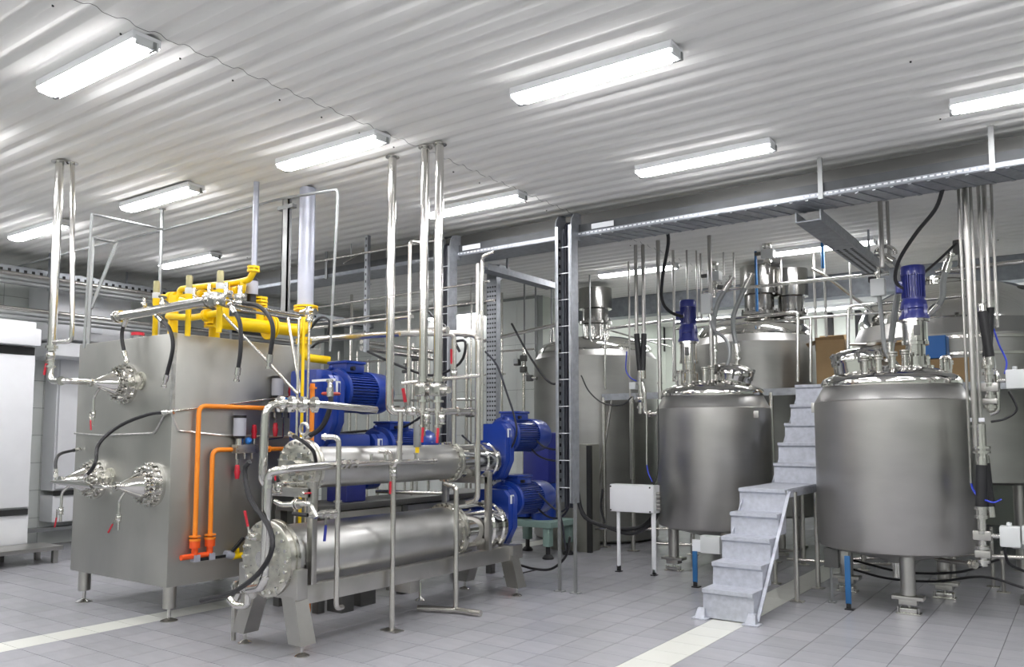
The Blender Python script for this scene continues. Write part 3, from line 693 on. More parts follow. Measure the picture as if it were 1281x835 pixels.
for i, (lab_, pts, Y_) in enumerate((
   ('cable looping from the upper exchanger motor box to the cable riser, upper loop', [(657,530),(668,548),(682,560),(700,562),(712,548)], 7.4),
   ('cable looping from the upper exchanger motor box to the cable riser, lower loop', [(647,536),(660,556),(676,572),(700,576),(714,560)], 7.42),
   ('cable looping from the lower exchanger motor up behind the riser', [(652,600),(668,612),(690,634),(704,640),(716,625)], 7.4),
   ('cable sagging lowest beside the lower exchanger motor', [(648,606),(660,622),(684,646),(704,646),(718,622)], 7.44),
   ('cable from the cable riser down to the floor beside its leg', [(700,640),(704,660),(708,690)], 7.40),
   ('black cable draped down onto the upper exchanger motor box', [(607,440),(622,458),(634,492),(643,520),(646,545),(632,570),(606,575),(590,556),(578,545)], 6.9))):
    hose('motor_cable', lab_, [A(x,y,Y=Y_) for x, y in pts], .011, 'cable', 'cable', ends=None)

# ================================================================== PIPES AROUND THE EXCHANGERS
# p: top product line
Pa = A(340,503,Y=3.86); 
pipe('product_pipe','long horizontal steel pipe above the upper heat exchanger, bent down at the front','pipe',
  [A(345,613,Y=3.98), A(328,604,Y=3.86), A(333,505,Y=3.86), A(385,505,Y=4.2), A(470,513,Y=4.95)], .030, 'steel', collars=[(1,.22,1.15),(1,.72,1.12),(2,.72,1.35),(3,.02,1.35)], n=16, fil=.11)
pipe('product_pipe','stout pipe bent down in front of the lower exchanger flange','pipe',
  [A(433,581,Y=4.45), A(352,588,Y=3.74), A(336,592,Y=3.72), A(330,735,Y=3.72), A(312,738,Y=3.80)], .031, 'steel', collars=[(0,.05,1.3),(2,.12,1.1),(2,.92,1.15)], n=16, fil=.10)
vc = A(365,506,Y=4.02); MBv = thing('pipe_clamp','cluster of clamps on the long pipe at the yellow uprights','clamp',vc)
for k in (-.08,0,.08,.17): MB().ring((k*.35,k,0),(.35,1,0),.062,.03,16).build('clamp_ring','steel',MBv)
pipe('nipple_pipe','thin manifold pipe with short nipples along the upper exchanger','pipe',[A(433,581,Y=4.45), A(545,577,Y=5.55)], .022, 'steel', collars=[(0,.03,1.6),(0,.1,1.6),(0,.96,1.4)])
mp = [x for x in COL.objects if x.name.startswith('nipple_pipe')][0]
a_, b_ = A(433,581,Y=4.45), A(545,577,Y=5.55)
for t in (.25,.40,.58,.75):
    c = a_.lerp(b_, t); MB().cyl(c, c+V(0,0,.075), .012, 8).ring(c+V(0,0,.07),(0,0,1),.018,.012,10).build('nipple','steel',mp)
c = a_.lerp(b_, .77)
bc = thing('relief_cup','grey cylindrical relief cap standing on the nipple manifold','valve',c+V(0,0,.075))
MB().cyl((0,0,0),(0,0,.05),.018,10).build('stem','yellow',bc); MB().lathe([(.03,.05),(.034,.06),(.034,.24),(.026,.27)],(0,0,0),(0,0,1),14).build('cup','strut',bc)
pipe('bent_tube','short bent tube right of the grey relief cap','pipe',[A(473,565,Y=4.95),A(489,565,Y=5.05),A(489,590,Y=5.05)],.02,'pipe',n=10)
pipe('drain_riser','slim pipe bent at top and bottom in front of both exchangers','pipe',
  [A(402,547,Y=4.2), A(424,547,Y=4.3), V(A(424,547,Y=4.3).x,4.3,A(412,760,Y=4.3).z), A(428,760,Y=4.4)], .020, 'pipe', collars=[(0,.2,1.5),(1,.16,1.6),(1,.38,1.6)], n=12, fil=.05)
p_ = A(424,640,Y=4.3)
pipe('side_branch','short clamped branch pipe on the slim riser pointing left','pipe',[A(422,642,Y=4.3),A(384,645,Y=4.0),],.022,'steel',collars=[(0,.2,1.6),(0,.5,1.5),(0,.8,1.3)])
hose('black_hose','short black hose ending at the clamped branch pipe',[A(384,645,Y=4.0),A(374,644,Y=3.97),A(366,643,Y=3.95)],.015,ends=None)
lever_valve('blue grip valve hanging under the clamped branch pipe', A(414,643,Y=4.27), (1,0,0), (0,0,-1), .20, 'bluegrip', .02, off=(0,-1,0))
pipe('tap_pipe','polished tap pipe bent down under the upper exchanger flange','pipe',[A(345,628,Y=4.02),A(352,632,Y=4.0),A(388,630,Y=4.05),A(396,648,Y=4.05)],.020,'steel',collars=[(1,.5,2.0),(1,.6,2.0)],fil=.04)
pipe('tap_pipe','thin loop of tube in front of the upper exchanger flange','pipe',[A(340,618,Y=4.05),A(352,618,Y=4.02),A(352,605,Y=4.02),A(380,604,Y=4.1)],.009,'steel',n=8)
lever_valve('red lever valve left of the lower exchanger flange', A(318,672,Y=3.9), (1,0,0), (-.25,0,1), .2, 'red', .018)
lever_valve('red lever valve before the upper exchanger flange', A(349,610,Y=3.97), (0,0,1), (0,0,1), .13, 'red', .014)
lever_valve('red lever valve lying under the upper exchanger shell', A(380,618,Y=4.15), (0,1,0), (1,0,.1), .12, 'red', .012)
fl_ = thing('floor_pipework','cluster of clamped polished pipes at the foot of the lower exchanger','pipe', A(300,742,Y=3.95))
MB().tube([(-.26,.1,-.10),(-.18,.1,-.10),(-.10,.1,.02),(.0,.05,.02),(.16,.0,.0)],.03,12).build('pipe_run','steel',fl_)
for k in (-.12,-.02,.06): MB().ring((k,.07,.02),(1,-.2,0),.05,.03,14).build('clamp_ring','mirror',fl_)
MB().tube([(.10,0,.0),(.10,0,-.09),(-.02,-.03,-.09),(-.08,-.03,-.05)],.026,12).build('elbow','mirror',fl_)
MB().cyl((-.20,.1,-.12),(-.20,.1,-A(300,742,Y=3.95).z),.02,10).build('support_leg','frame',fl_)
hose('black_hose','long black hose sweeping down over the lower exchanger flange to the floor',[A(312,578,Y=3.7),A(306,590,Y=3.7),A(313,625,Y=3.68),A(334,655,Y=3.66),A(341,684,Y=3.6),A(325,716,Y=3.6),A(292,741,Y=3.7),A(252,752,Y=3.8)],.018,ends=None)
hose('black_hose','black hose looping over the upper exchanger front near the lifting eye',[A(366,545,Y=4.15),A(378,552,Y=4.1),A(392,565,Y=4.15),A(396,585,Y=4.25)],.015)
hose('black_hose','black hose below the brick red handwheel, curving left',[A(413,487,Y=4.7),A(413,510,Y=4.7),A(402,535,Y=4.7),A(383,548,Y=4.7)],.022)
hw = thing('handwheel_valve','brick red handwheel on the thin conduit in front of the blue motor','valve',A(414,493,Y=4.8))
MB().lathe([(.075,-.012),(.085,0),(.075,.012)],(0,0,0),(0,0,1),20).build('handwheel','brick',hw); MB().cyl((0,0,-.12),(0,0,.08),.022,10).build('stem','steel',hw)
wb = MB().box(A(390,478,Y=4.9),A(420,474,Y=4.93)).build('white_bracket','whitestrap'); tag(wb,'white strap bracket across the uprights beside the top blue motor','bracket')
# floor supports
q0 = A(490,790,Z=0)
sp = pipe('support_stand','pipe stand with small floor plate before the lower exchanger','stand',[V(q0.x,q0.y,.01),V(q0.x,q0.y,A(490,592,Y=q0.y).z)],.022,'pipe',n=12)
MB().box((q0.x-.09,q0.y-.05,0),(q0.x+.09,q0.y+.05,.01)).build('floor_plate','frame',sp)
zt_ = A(490,592,Y=q0.y).z
lever_valve('red lever valve at the top of the pipe stand before the lower exchanger', V(q0.x,q0.y,zt_), (0,0,1), (.1,0,-1), .17, 'red', .018)
pipe('bent_tube','slim pipe rising from the pipe stand to the red valve on the top line','pipe',[V(q0.x,q0.y,zt_+.05),V(q0.x+.02,q0.y,zt_+.09),A(499,577,Y=q0.y+.02),A(501,530,Y=q0.y+.02),A(501,516,Y=q0.y+.02)],.022,'pipe',collars=[(2,.5,1.3)],fil=.05)
r0 = A(570,768,Z=0)
rs = pipe('support_stand','pipe stand with splayed V shaped pipe foot','stand',[V(r0.x,r0.y,.03),V(r0.x,r0.y,A(571,610,Y=r0.y).z),A(556,606,Y=r0.y)],.024,'pipe',n=12,fil=.04)
for d in ((-.33,-.14),(.27,.02)): MB().cyl((r0.x,r0.y,.03),(r0.x+d[0],r0.y+d[1],.03),.028,12).build('foot_pipe','pipe',rs)
# vertical pipes to the ceiling
def ceilpipe(x, ytop, ybot, r, label, m='steel', extra=None, col=()):
    t = A(x, ytop, Z=CEIL); b = A(x, ybot, Y=t.y); b = V(t.x, t.y, b.z)
    pts = [t, b] + (extra(b) if extra else [])
    return pipe('ceiling_pipe', label, 'pipe', pts, r, m, collars=col, n=16, fil=.09, plates=[(V(t.x,t.y,CEIL-.005),(0,0,1),r*1.7,.008)]), b
o1, b1_ = ceilpipe(491,196,515,.036,'leftmost of the three tall polished pipes from ceiling to red valve', extra=lambda b:[b+V(.10,.10,0)], col=[(1,.9,1.3)])
lever_valve('red lever valve at the foot of the leftmost tall pipe', b1_+V(.13,.13,0), (1,1,0), (-.12,0,1), .2, 'red', .026)
o2, b2_ = ceilpipe(532,184,478,.036,'middle one of the three tall polished pipes to the ceiling', col=[(0,.985,1.3)])
o3, b3_ = ceilpipe(550,180,478,.036,'right one of the three tall polished pipes to the ceiling', col=[(0,.985,1.3)])
for b, nm in ((b2_,'middle'),(b3_,'right')):
    t = thing('control_valve','steel diaphragm valve at the foot of the '+nm+' tall pipe','valve',b+V(0,0,-.07))
    MB().rbox((-.06,-.05,-.05),(.06,.05,.06),.015).build('valve_body','steel',t); MB().cyl((0,0,-.10),(0,0,.1),.03,12).ring((0,0,-.09),(0,0,1),.05,.018).ring((0,0,.08),(0,0,1),.05,.018).build('clamps','mirror',t)
    MB().cyl((.05,0,0),(.12,0,0),.03,12).build('stem','steel',t)
    pipe('drop_pipe','short drop pipe below the '+nm+' diaphragm valve','pipe',[b+V(0,0,-.16),b+V(0,0,-.45)],.024,'pipe',collars=[(0,.3,1.5),(0,.7,1.5)])
    lever_valve('red lever valve under the '+nm+' diaphragm valve', b+V(.06,-.02,-.30), (0,0,1), (.02,0,-1), .2,'red',.02)
pipe('product_pipe','horizontal pipe joining the red lever valves behind the nipple manifold','pipe',[b1_+V(.17,.17,0),A(592,515,Y=5.9)],.03,'steel',collars=[(0,.1,1.4),(0,.4,1.3),(0,.7,1.4),(0,.95,1.3)])
pipe('cross_tube','thin horizontal tube above the diaphragm valves','pipe',[A(503,480,Y=5.05),A(600,470,Y=5.3)],.016,'pipe',collars=[(0,.3,1.6),(0,.55,1.6),(0,.85,1.8)])
pipe('thin_riser','thin riser between the tall polished pipes, bent at its top','pipe',[A(530,305,Y=5.6),A(513,302,Y=5.3),V(A(513,302,Y=5.3).x,5.3,1.86),],.016,'pipe',n=10)
fz = A(566,418,Y=5.7)
pipe('riser_pipe','slim riser beside the cable riser standing on the upper exchanger','pipe',[A(500,418,Y=5.2),A(568,418,Y=5.7),V(A(568,418,Y=5.7).x,5.7,1.52)],.022,'pipe',collars=[(1,.35,1.5),(1,.6,1.5)],fil=.06)
lever_valve('red grip valve on the slim riser beside the cable riser', A(568,468,Y=5.68), (0,0,1), (.05,0,1), .22,'red',.018)
pipe('riser_pipe','taller riser bent over at top, right of the cable riser','pipe',[A(560,417,Y=6.0),A(598,419,Y=6.1),V(A(598,419,Y=6.1).x,6.1,1.0),V(A(598,419,Y=6.1).x-.12,6.1,.97)],.028,'pipe',collars=[(0,.6,1.5),(1,.02,1.4)],fil=.08)
pipe('riser_pipe','slender riser left of the perforated column','pipe',[A(618,316,Y=6.4),A(603,322,Y=6.4),V(A(603,322,Y=6.4).x,6.4,1.55)],.018,'pipe',collars=[(1,.5,1.7),(1,.7,1.7)])
pipe('riser_pipe','bare riser behind the right tall pipe up to the tray','pipe',list(reversed(vert(597,548,330,Y=6.9))),.022,'pipe')
# pipes at deeper planes between the uprights: horizontal bundle above the exchangers
for i, (x0,y0_,x1,y1_,Y_,r,lab_) in enumerate((
  (388,425,560,413,5.6,.034,'thick horizontal pipe, lowest of the bundle above the blue motors'),
  (388,411,516,396,5.9,.020,'horizontal pipe just above the thick one over the blue motors'),
  (388,386,612,352,6.965,.012,'thin straight conduit crossing behind the tall pipes'),
  (392,328,556,299,6.965,.014,'light conduit high behind the tall pipes below the ceiling'),
  (398,404,618,376,6.965,.012,'thin tube just above the horizontal pipe bundle'))):
    pipe('crossing_pipe', lab_, 'pipe', [A(x0,y0_,Y=Y_),A(x1,y1_,Y=Y_)], r, 'pipe')
for i, (x0,y0_,x1,y1_,X_,r,lab_) in enumerate((
  (452,428,545,441,-7.3,.03,'pipe slanting away to the right behind the tall pipes, upper'),
  (452,436,545,450,-7.2,.03,'pipe slanting away to the right behind the tall pipes, lower'),
  (430,330,460,312,-7.6,.012,'short stay tube by the perforated strut'))):
    rp = pipe('receding_pipe', lab_, 'pipe', [A(x0,y0_,X=X_),A(x1,y1_,X=X_)], r, 'pipe'); q_ = A(x0,y0_,X=X_).lerp(A(x1,y1_,X=X_),.3); MB().cyl(q_,V(q_.x,q_.y,CEIL),.008,6).build('hanger_rod','strut',rp)
st = vert(460,308,420,Y=7.0); st = (V(st[0].x,7.0,CEIL), st[1]); s_ = MB().beam(st[0],st[1]+V(0,0,-.2),.05,.05).build('perforated_strut','galv'); tag(s_,'perforated hanger strut behind the left tall pipe','strut')
for k in range(14): 
    c=st[0].lerp(st[1],(k+.5)/14); MB().cbox(c+V(0,-.026,0),(.016,.004,.03)).build('slot','dark',s_)
# background vertical pipes against the back wall
xsb = [(400,430,560,9.9),(424,440,540,9.9),(441,300,620,9.9),(447,440,600,9.9),(461,450,610,9.9),(474,450,520,9.9),(488,440,540,9.9),(508,450,560,9.9),(517,430,600,9.9),(523,440,640,9.9),(537,440,560,9.9),(584,430,560,9.9),(590,300,620,9.9),(628,340,620,11.2),(655,430,560,11.2)]
ords = ['1st','2nd','3rd']
desc = ['at the left edge of','next inside the left edge of','reaching high through','third from the left of','fourth from the left of','left of the leftmost tall pipe in','just left of the leftmost tall pipe base in','left of the thin bent riser in','close to the thin bent riser in','right of the thin bent riser in','between the tall pipes in','right of the dark cable riser in','tall and right of the cable riser in','beside the perforated column in','beside the big rear tank in']
for i, (x, ya, yb_, Y_) in enumerate(xsb):
    a = A(x, ya, Y=Y_); b = A(x, yb_, Y=Y_)
    pipe('background_pipe', 'thin vertical pipe '+desc[i]+' the background pipework', 'pipe', [V(a.x,Y_,a.z), V(a.x,Y_,0.0)], (.016,.02,.026)[i%3], 'pipe', n=8)
for i, (x0,y0_,x1,y1_,Y_) in enumerate(((400,503,600,500,9.87),(400,512,500,509,9.87),(400,560,560,556,9.87),(570,520,600,519,9.87),(600,428,702,405,9.87),(400,455,480,452,9.87),(626,440,668,437,11.18),(582,470,632,468,11.18))):
    a=A(x0,y0_,Y=Y_); b=A(x1,y1_,Y=Y_)
    pipe('background_rail', ['upper one of two thin rails behind the pipe stand','lower one of two thin rails behind the pipe stand','rail low behind the blue motor boxes','short rail right of the dark cable riser','long thin pipe reaching right to the tall cable riser','thin rail behind the top blue motor','short rail against the back wall beside the rear tank','rail against the back wall behind the perforated column'][i], 'pipe', [a,b], .018 if i!=4 else .028, 'pipe', n=8)
a = A(575,500,Y=10); 
for i,(x,y,Y_) in enumerate(((508,465,9.88),(520,450,9.88),(474,503,9.88),(424,500,9.88),(588,520,9.88))):
    t = thing('small_valve', ('small dark valve above the leftmost tall pipe base','small dark valve near the thin bent riser','small valve on the thin rails','small valve at the left of the thin rails','small valve right of the cable riser')[i], 'valve', A(x,y,Y=Y_))
    MB().cyl((-.07,0,0),(.07,0,0),.03,10).build('valve_body','bgrey',t); MB().cyl((0,0,0),(0,0,.12),.012,8).ring((0,0,.12),(0,0,1),.05,.015,12).build('stem','bgrey',t)
pipe('cross_tube','thin horizontal tube behind the upper exchanger feet','pipe',[A(470,615,Y=6.2),A(560,618,Y=6.6)],.02,'pipe',collars=[(0,.2,1.6),(0,.5,1.6)])
for i,(pts,Y_) in enumerate((([(460,440),(500,458),(540,470),(575,455),(582,428),(566,428)],6.3),([(640,405),(665,450),(690,480),(712,470)],8.5),([(388,412),(400,398),(412,402),(410,418)],5.8),([(386,440),(396,430),(410,426)],5.8),([(536,390),(545,400),(560,412),(575,440)],6.2),([(400,545),(450,540),(500,536),(530,520),(545,515)],6.3))):
    hose('loose_cable',['black cable looping behind the tall pipes to the slim riser','thin cable beside the rear tank wall','black cable loop at the left end of the pipe bundle','short black cable above the top blue motor','dark cable at the right of the pipe bundle','black cable over the lying blue motor'][i],[A(x,y,Y=Y_) for x,y in pts],.014,'black','cable',ends=None)

# ================================================================== CABLE TRAYS
TY = 7.33
tr = thing('cable_tray','long galvanised cable tray hung across the room below the ceiling','cable tray',(-4.4,TY,3.70))
def tl(x,y,z): return (x+4.4,y-TY,z-3.70)
MB().box(tl(-11.9,TY,3.70),tl(2,TY+.42,3.712)).build('bottom_sheet','galv',tr)
MB().box(tl(-11.9,TY,3.712),tl(2,TY+.006,3.83)).build('front_side','trayshade',tr)
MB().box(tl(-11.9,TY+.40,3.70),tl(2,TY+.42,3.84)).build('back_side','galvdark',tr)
MB().box(tl(-11.9,TY-.012,3.705),tl(2,TY+.0,3.745)).build('perforated_lip','galvdark',tr)
sl_ = MB()
k = -6.6
while k < .6: sl_.cbox(tl(k,TY-.0125,3.727),(.032,.003,.014)); k += .05
sl_.build('lip_slots','whitestrap',tr,smooth=False,kind='stuff')
MB().box(tl(-11.9,TY+.30,3.86),tl(2,TY+.34,4.03)).build('upper_beam','bgrey',tr)
for k, x in enumerate((-10.6,-8.2,-6.3,-1.83,-.52,.8)):
    hg = MB().box(tl(x-.02,TY-.03,3.68),tl(x+.02,TY-.015,CEIL+.0)).build('hanger_strap','strut',tr)
for k, x in enumerate((-5.75,-4.02)):
    MB().box(tl(x-.13,TY-.02,3.755),tl(x+.13,TY-.012,3.81)).build('splice_plate','whitestrap',tr)
# wave ribs in the tray underside
rb = MB()
k = -4.2
while k < .6: rb.beam(tl(k,TY+.01,3.698),tl(k+.16,TY+.41,3.698),.03,.012); k += .14
rb.build('underside_ribs','galv',tr,kind='stuff')
def riser(x_l, x_r, ybot, label, cabs, legs, m='galv'):
    a = A(x_l, 300, Y=TY-.02); b = A(x_r, 300, Y=TY-.02); x0, x1 = a.x, b.x; zb = A(x_l, ybot, Y=TY-.02).z
    t = thing('cable_riser', label, 'cable tray', ((x0+x1)/2, TY-.06, 0)); W = (x1-x0)/2
    sgn = MB().box((-W,.02,zb),(W,.035,3.80)).build('back_sheet','galvdark',t)
    for s in (-1,1):
        MB().box((s*W-.006,-.10,zb),(s*W+.006,.035,3.80)).build('side_flange',m,t)
        MB().box((s*W-(.03 if s>0 else -.0),-.10,zb),(s*W+(.03 if s<0 else 0),-.094,3.80)).build('flange_lip',m,t)
    pf = MB()
    for k in range(int((3.75-zb)/.09)): pf.cbox((-W+.007,-.03,zb+.05+k*.09),(.004,.03,.035))
    pf.build('perforations','dark',t,smooth=False,kind='stuff')
    # curved head
    hd = MB(); 
    for s in (-1,1):
        poly = [(-.10,3.8),(-.085,3.87),(-.04,3.93),(.03,3.95),(.10,3.95),(.10,3.66),(.035,3.66),(.035,3.80)]
        hd.prism(poly, 0, s*W-.006, s*W+.006)
    for k in range(4):
        pp=[(-.10,3.8),(-.085,3.87),(-.04,3.93),(.03,3.95),(.10,3.95)]; hd.add([(-W,pp[k][0],pp[k][1]),(W,pp[k][0],pp[k][1]),(W,pp[k+1][0],pp[k+1][1]),(-W,pp[k+1][0],pp[k+1][1])],[(0,1,2,3)]) if k>1 else 0
    hd.build('curved_head',m,t)
    n = cabs
    for k in range(n):
        x = -W*.35 + (k+.5)*(W*1.15)/n
        MB().tube([(x,-.03-.012*(k%2),zb-.05),(x,-.03-.012*(k%2),3.72),(x,.0,3.85),(x,.09,3.86)],.0125,6).build('cable','cable',t)
    tz = zb+.15
    while tz < 3.7: MB().box((-W,-.06,tz),(W,-.056,tz+.008)).build('cable_tie','whitestrap',t); tz += .28
    if legs:
        for s in (-1,1): MB().box((s*W-.012,-.06,.0),(s*W+.012,-.03,zb+.05)).build('leg','strut',t); MB().box((s*W-.05,-.08,0),(s*W+.05,-.01,.008)).build('foot_plate','strut',t)
    return t
riser(703.5,722.5,628,'tall galvanised cable riser standing on the floor left of the tanks',6,True)
riser(553,572,560,'dark cable riser behind the pipes above the heat exchangers',7,False)
# diagonal tray to the back right, and the one to the perforated column
dt = thing('cable_tray','cable tray running back from the main tray above the tanks','cable tray',(-2.03,TY+.30,3.58))
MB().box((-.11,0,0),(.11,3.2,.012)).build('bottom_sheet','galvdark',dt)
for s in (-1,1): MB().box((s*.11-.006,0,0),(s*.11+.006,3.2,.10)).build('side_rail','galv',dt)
sl_=MB()
for k in range(22): 
    for x in (-.07,.0,.07): sl_.cbox((x,1.4+k*.075,-.001),(.03,.04,.003))
sl_.build('slots','dark',dt,smooth=False,kind='stuff')
for y in (.5,2.6): MB().box((-.012,y,.1),(.012,y+.02,CEIL-3.58)).build('hanger_strap','galv',dt)
dt2 = thing('cable_tray','short cable tray running back to the perforated column','cable tray',(-5.92,TY+.43,3.60))
MB().box((-.08,0,0),(.08,1.55,.012)).build('bottom_sheet','galvdark',dt2)
for s in (-1,1): MB().box((s*.08-.005,0,0),(s*.08+.005,1.55,.08)).build('side_rail','galv',dt2)
MB().box((-.012,.5,.08),(.012,.52,CEIL-3.6)).build('hanger_strap','galv',dt2)
pc0 = A(609,352,Y=8.45); pc1 = A(621,352,Y=8.45)
pcol = thing('perforated_column','perforated galvanised cable column before the back wall','cable tray',((pc0.x+pc1.x)/2,8.45,0)); Wc=(pc1.x-pc0.x)/2
MB().box((-Wc,0,0),(Wc,.01,pc0.z)).build('panel','galv',pcol)
for s in (-1,1): MB().box((s*Wc-.005,0,0),(s*Wc+.005,.08,pc0.z)).build('side_rail','galv',pcol)
MB().prism([(0,pc0.z),(.0,pc0.z+.1),(.08,pc0.z+.22),(.3,pc0.z+.22),(.3,pc0.z+.16),(.08,pc0.z)],0,-Wc,Wc).build('curved_head','galv',pcol)
pf=MB(); z=.9
while z < pc0.z-.03:
    for k in range(4): pf.cbox((-Wc+Wc*2*(k+.5)/4,-.001,z),(Wc*.28,.003,.022))
    z+=.06
pf.build('perforations','dark',pcol,smooth=False,kind='stuff')
# tray along the left wall and two insulated bundles
lt = thing('cable_tray','cable tray along the top of the left wall','cable tray',(-11.7,6.5,3.72))
MB().box((-.2,-4,0),(.2,5,.015)).build('bottom_sheet','galvdark',lt); MB().box((.19,-4,0),(.2,5,.12)).build('front_side','galv',lt)
sl_=MB()
for k in range(60): sl_.cbox((.2005,-2.4+k*.1,.06),(.003,.04,.04))
sl_.build('slots','dark',lt,smooth=False,kind='stuff')
for y in (-3,0,3): MB().box((-.01,y,.0),(.01,y+.02,CEIL-3.72)).build('hanger_strap','galv',lt)
for i,(ya,yb_,lab_) in enumerate(((340,420,'upper grey pipe bundle along the left wall'),(384,430,'lower grey pipe bundle along the left wall'))):
    a = A(0,ya,X=-11.3); t = thing('pipe_bundle',lab_,'pipe',(-11.3,a.y,a.z))
    for k in range(3): MB().cyl((.0,-2,-.055*k),(.0,5.0,-.055*k),.03,10).build('pipe','strut' if k else 'pipe',t)
    for y in (.6,3.4): MB().box((-.03,y,-.16),(.03,y+.04,CEIL-a.z)).build('hanger_strap','galv',t)

# ================================================================== STIRRED TANKS IN FRONT OF THE PLATFORM
def agitator(label, x, y, zb, z1, z2, z3, r=.085, turn=0., m='bluedark'):
    """zb base, z1 top of lantern, z2 top of gearbox, z3 top of motor"""
    t = thing('agitator_drive', label, 'motor', (x, y, zb), turn)
    h1, h2, h3 = z1-zb, z2-zb, z3-zb; hm = h1*.48
    MB().lathe([(r*1.9,0),(r*1.9,.03),(r*1.5,.035),(r*1.5,h1*.24),(r*1.05,h1*.25),(r*1.05,hm),(r*1.45,hm),(r*1.45,hm+.03),(r*1.36,hm+.035),(r*1.36,h1-.03),(r*1.6,h1-.025),(r*1.6,h1)], (0,0,0),(0,0,1),26).build('lantern','mirror',t)
    b = MB(); b.bolts((0,0,h1*.24),(0,0,1),r*1.3,10,.010,.02); b.bolts((0,0,hm+.02),(0,0,1),r*1.34,8,.009,.025); b.build('bolts','steel',t,kind='stuff')
    for k in range(10):
        a = 2*PI*k/10; 
    MB().rbox((-r*.35,-r*1.38,h1*.66),(r*.35,-r*1.2,h1*.86),.004).build('inspection_slot','bgrey',t)
    MB().lathe([(r*1.65,h1),(r*1.65,h1+.02),(r*1.35,h1+(h2-h1)*.3),(r*1.3,h1+(h2-h1)*.45),(r*1.5,h1+(h2-h1)*.5),(r*1.35,h1+(h2-h1)*.85),(r*1.2,h2-.02),(r*1.2,h2)],(0,0,0),(0,0,1),20).build('gearbox',m,t)
    for k in range(4): a = PI/4+PI/2*k; MB().cbox((r*1.45*math.cos(a),r*1.45*math.sin(a),h1+(h2-h1)*.35),(.03,.03,(h2-h1)*.6)).build('rib',m,t)
    n = 28; vs = []
    for k in range(n):
        a0 = 2*PI*k/n
        for da, rr in ((0,r*1.1),(.3,r*1.1),(.35,r*1.28),(.65,r*1.28),(.7,r*1.1)):
            a = a0+da*2*PI/n; vs.append((rr*math.cos(a), rr*math.sin(a)))
    MB().prism(vs, 2, h2, h2+(h3-h2)*.72).build('finned_motor',m,t,smooth=False)
    MB().lathe([(r*1.34,h2+(h3-h2)*.70),(r*1.34,h3-.02),(r*1.2,h3),(r*.4,h3)],(0,0,0),(0,0,1),24).build('fan_cowl',m,t)
    MB().rbox((-r*1.9,-r*.6,h2+.05),(-r*1.15,r*.6,h2+.05+r*1.4),.008).build('terminal_box',m,t)
    return t
def leg_foot(par, p, r, ztop, name='leg'):
    lg = MB().lathe([(r,.17),(r,ztop)], p, (0,0,1), 20).build(name,'tank',par)
    x,y,_ = p
    MB().rbox((x-r*2.1,y-r*1.2,.135),(x+r*2.1,y+r*1.2,.165),.004).rbox((x-r*1.2,y-r,.09),(x+r*1.2,y+r,.135),.004).build('yoke','frame',lg)
    MB().rbox((x-.10,y-.06,.0),(x+.10,y+.06,.018),.003).rbox((x-.07,y-.045,.018),(x+.07,y+.045,.06),.004).cyl((x,y,.05),(x,y,.10),.016,8).cyl((x-.085,y-.04,.01),(x-.085,y-.04,.07),.01,8).cyl((x+.085,y-.04,.01),(x+.085,y-.04,.07),.01,8).build('load_cell','steel',lg)
def stirred_tank(label, cx, cy, R, zb, legs, lr=.062, zr=1.93):
    t = thing('process_tank', label, 'tank', (cx, cy, 0))
    MB().lathe([(.05,zb-.14),(.10,zb-.12),(R*.55,zb-.05),(R*.90,zb+.0),(R*.97,zb+.02),(R,zb+.06),(R,zr-.008),(R-.008,zr)],(0,0,0),(0,0,1),72,cap=True).build('jacket','tank',t)
    MB().lathe([(R-.006,zr),(R*.985,zr+.006),(R*.885,zr+.135),(R*.87,zr+.14)],(0,0,0),(0,0,1),72,cap=False).build('sloping_collar','brushed',t)
    MB().lathe([(R*.87,zr+.13),(R*.90,zr+.145),(R*.905,zr+.18),(R*.875,zr+.22),(R*.80,zr+.25),(R*.62,zr+.30),(R*.42,zr+.33),(R*.2,zr+.345),(.001,zr+.35)],(0,0,0),(0,0,1),72,cap=False).build('domed_lid','mirror',t)
    MB().cyl((0,0,zb-.28),(0,0,zb-.12),.035,14).build('outlet','steel',t)
    for (x,y) in legs: leg_foot(t, (x-cx, y-cy, 0), lr, zb+.05)
    return t
def zdome(R, r, zr=1.93):
    P = [(0,.35),(.2,.345),(.42,.33),(.62,.30),(.80,.25),(.875,.22),(.905,.18)]; q = r/R
    for (a, za), (b, zb) in zip(P, P[1:]):
        if q <= b: return zr + za + (zb-za)*(q-a)/(b-a)
    return zr + .18
# right tank
T3 = (-1.56, 8.61, .70)
t3 = stirred_tank('largest satin steel tank, at the right beside the stairs', *T3, .52, [(-1.38,8.12),(-2.09,8.93),(-1.22,9.10)])
MB().rbox((-.69,-.13,1.83),(-.72,-.05,1.93),.004).build('badge','frame',t3)
def on_lid(T, px, fwd):   # point on the lid seen at column px, fwd metres in front of the tank axis
    c = proj((T[0], T[1], 2.2)); p = V(T[0], T[1], 2.2) - _F0*fwd
    return p + _R*((px-c[0])*(c[2]-fwd)/FP)
def nozzle(par, T, p, h, r=.032, cap=True, name='nozzle'):
    rr = math.hypot(p.x-T[0], p.y-T[1]); z = zdome(T[2], rr)-.03
    x, y = p.x-T[0], p.y-T[1]
    MB().lathe([(r,z),(r,z+h),(r*1.5,z+h+.005),(r*1.5,z+h+.02),(r*1.2,z+h+.025),(r*1.5,z+h+.03),(r*1.5,z+h+.045),(r*.8,z+h+.05)],(x,y,0),(0,0,1),16).build(name,'steel',par)
for px, py in ((1060,.36),(1073,.42),(1092,.40),(1114,.30),(1176,.12),(1184,.05)):
    nozzle(t3, T3, on_lid(T3, px, py), .13, .030)
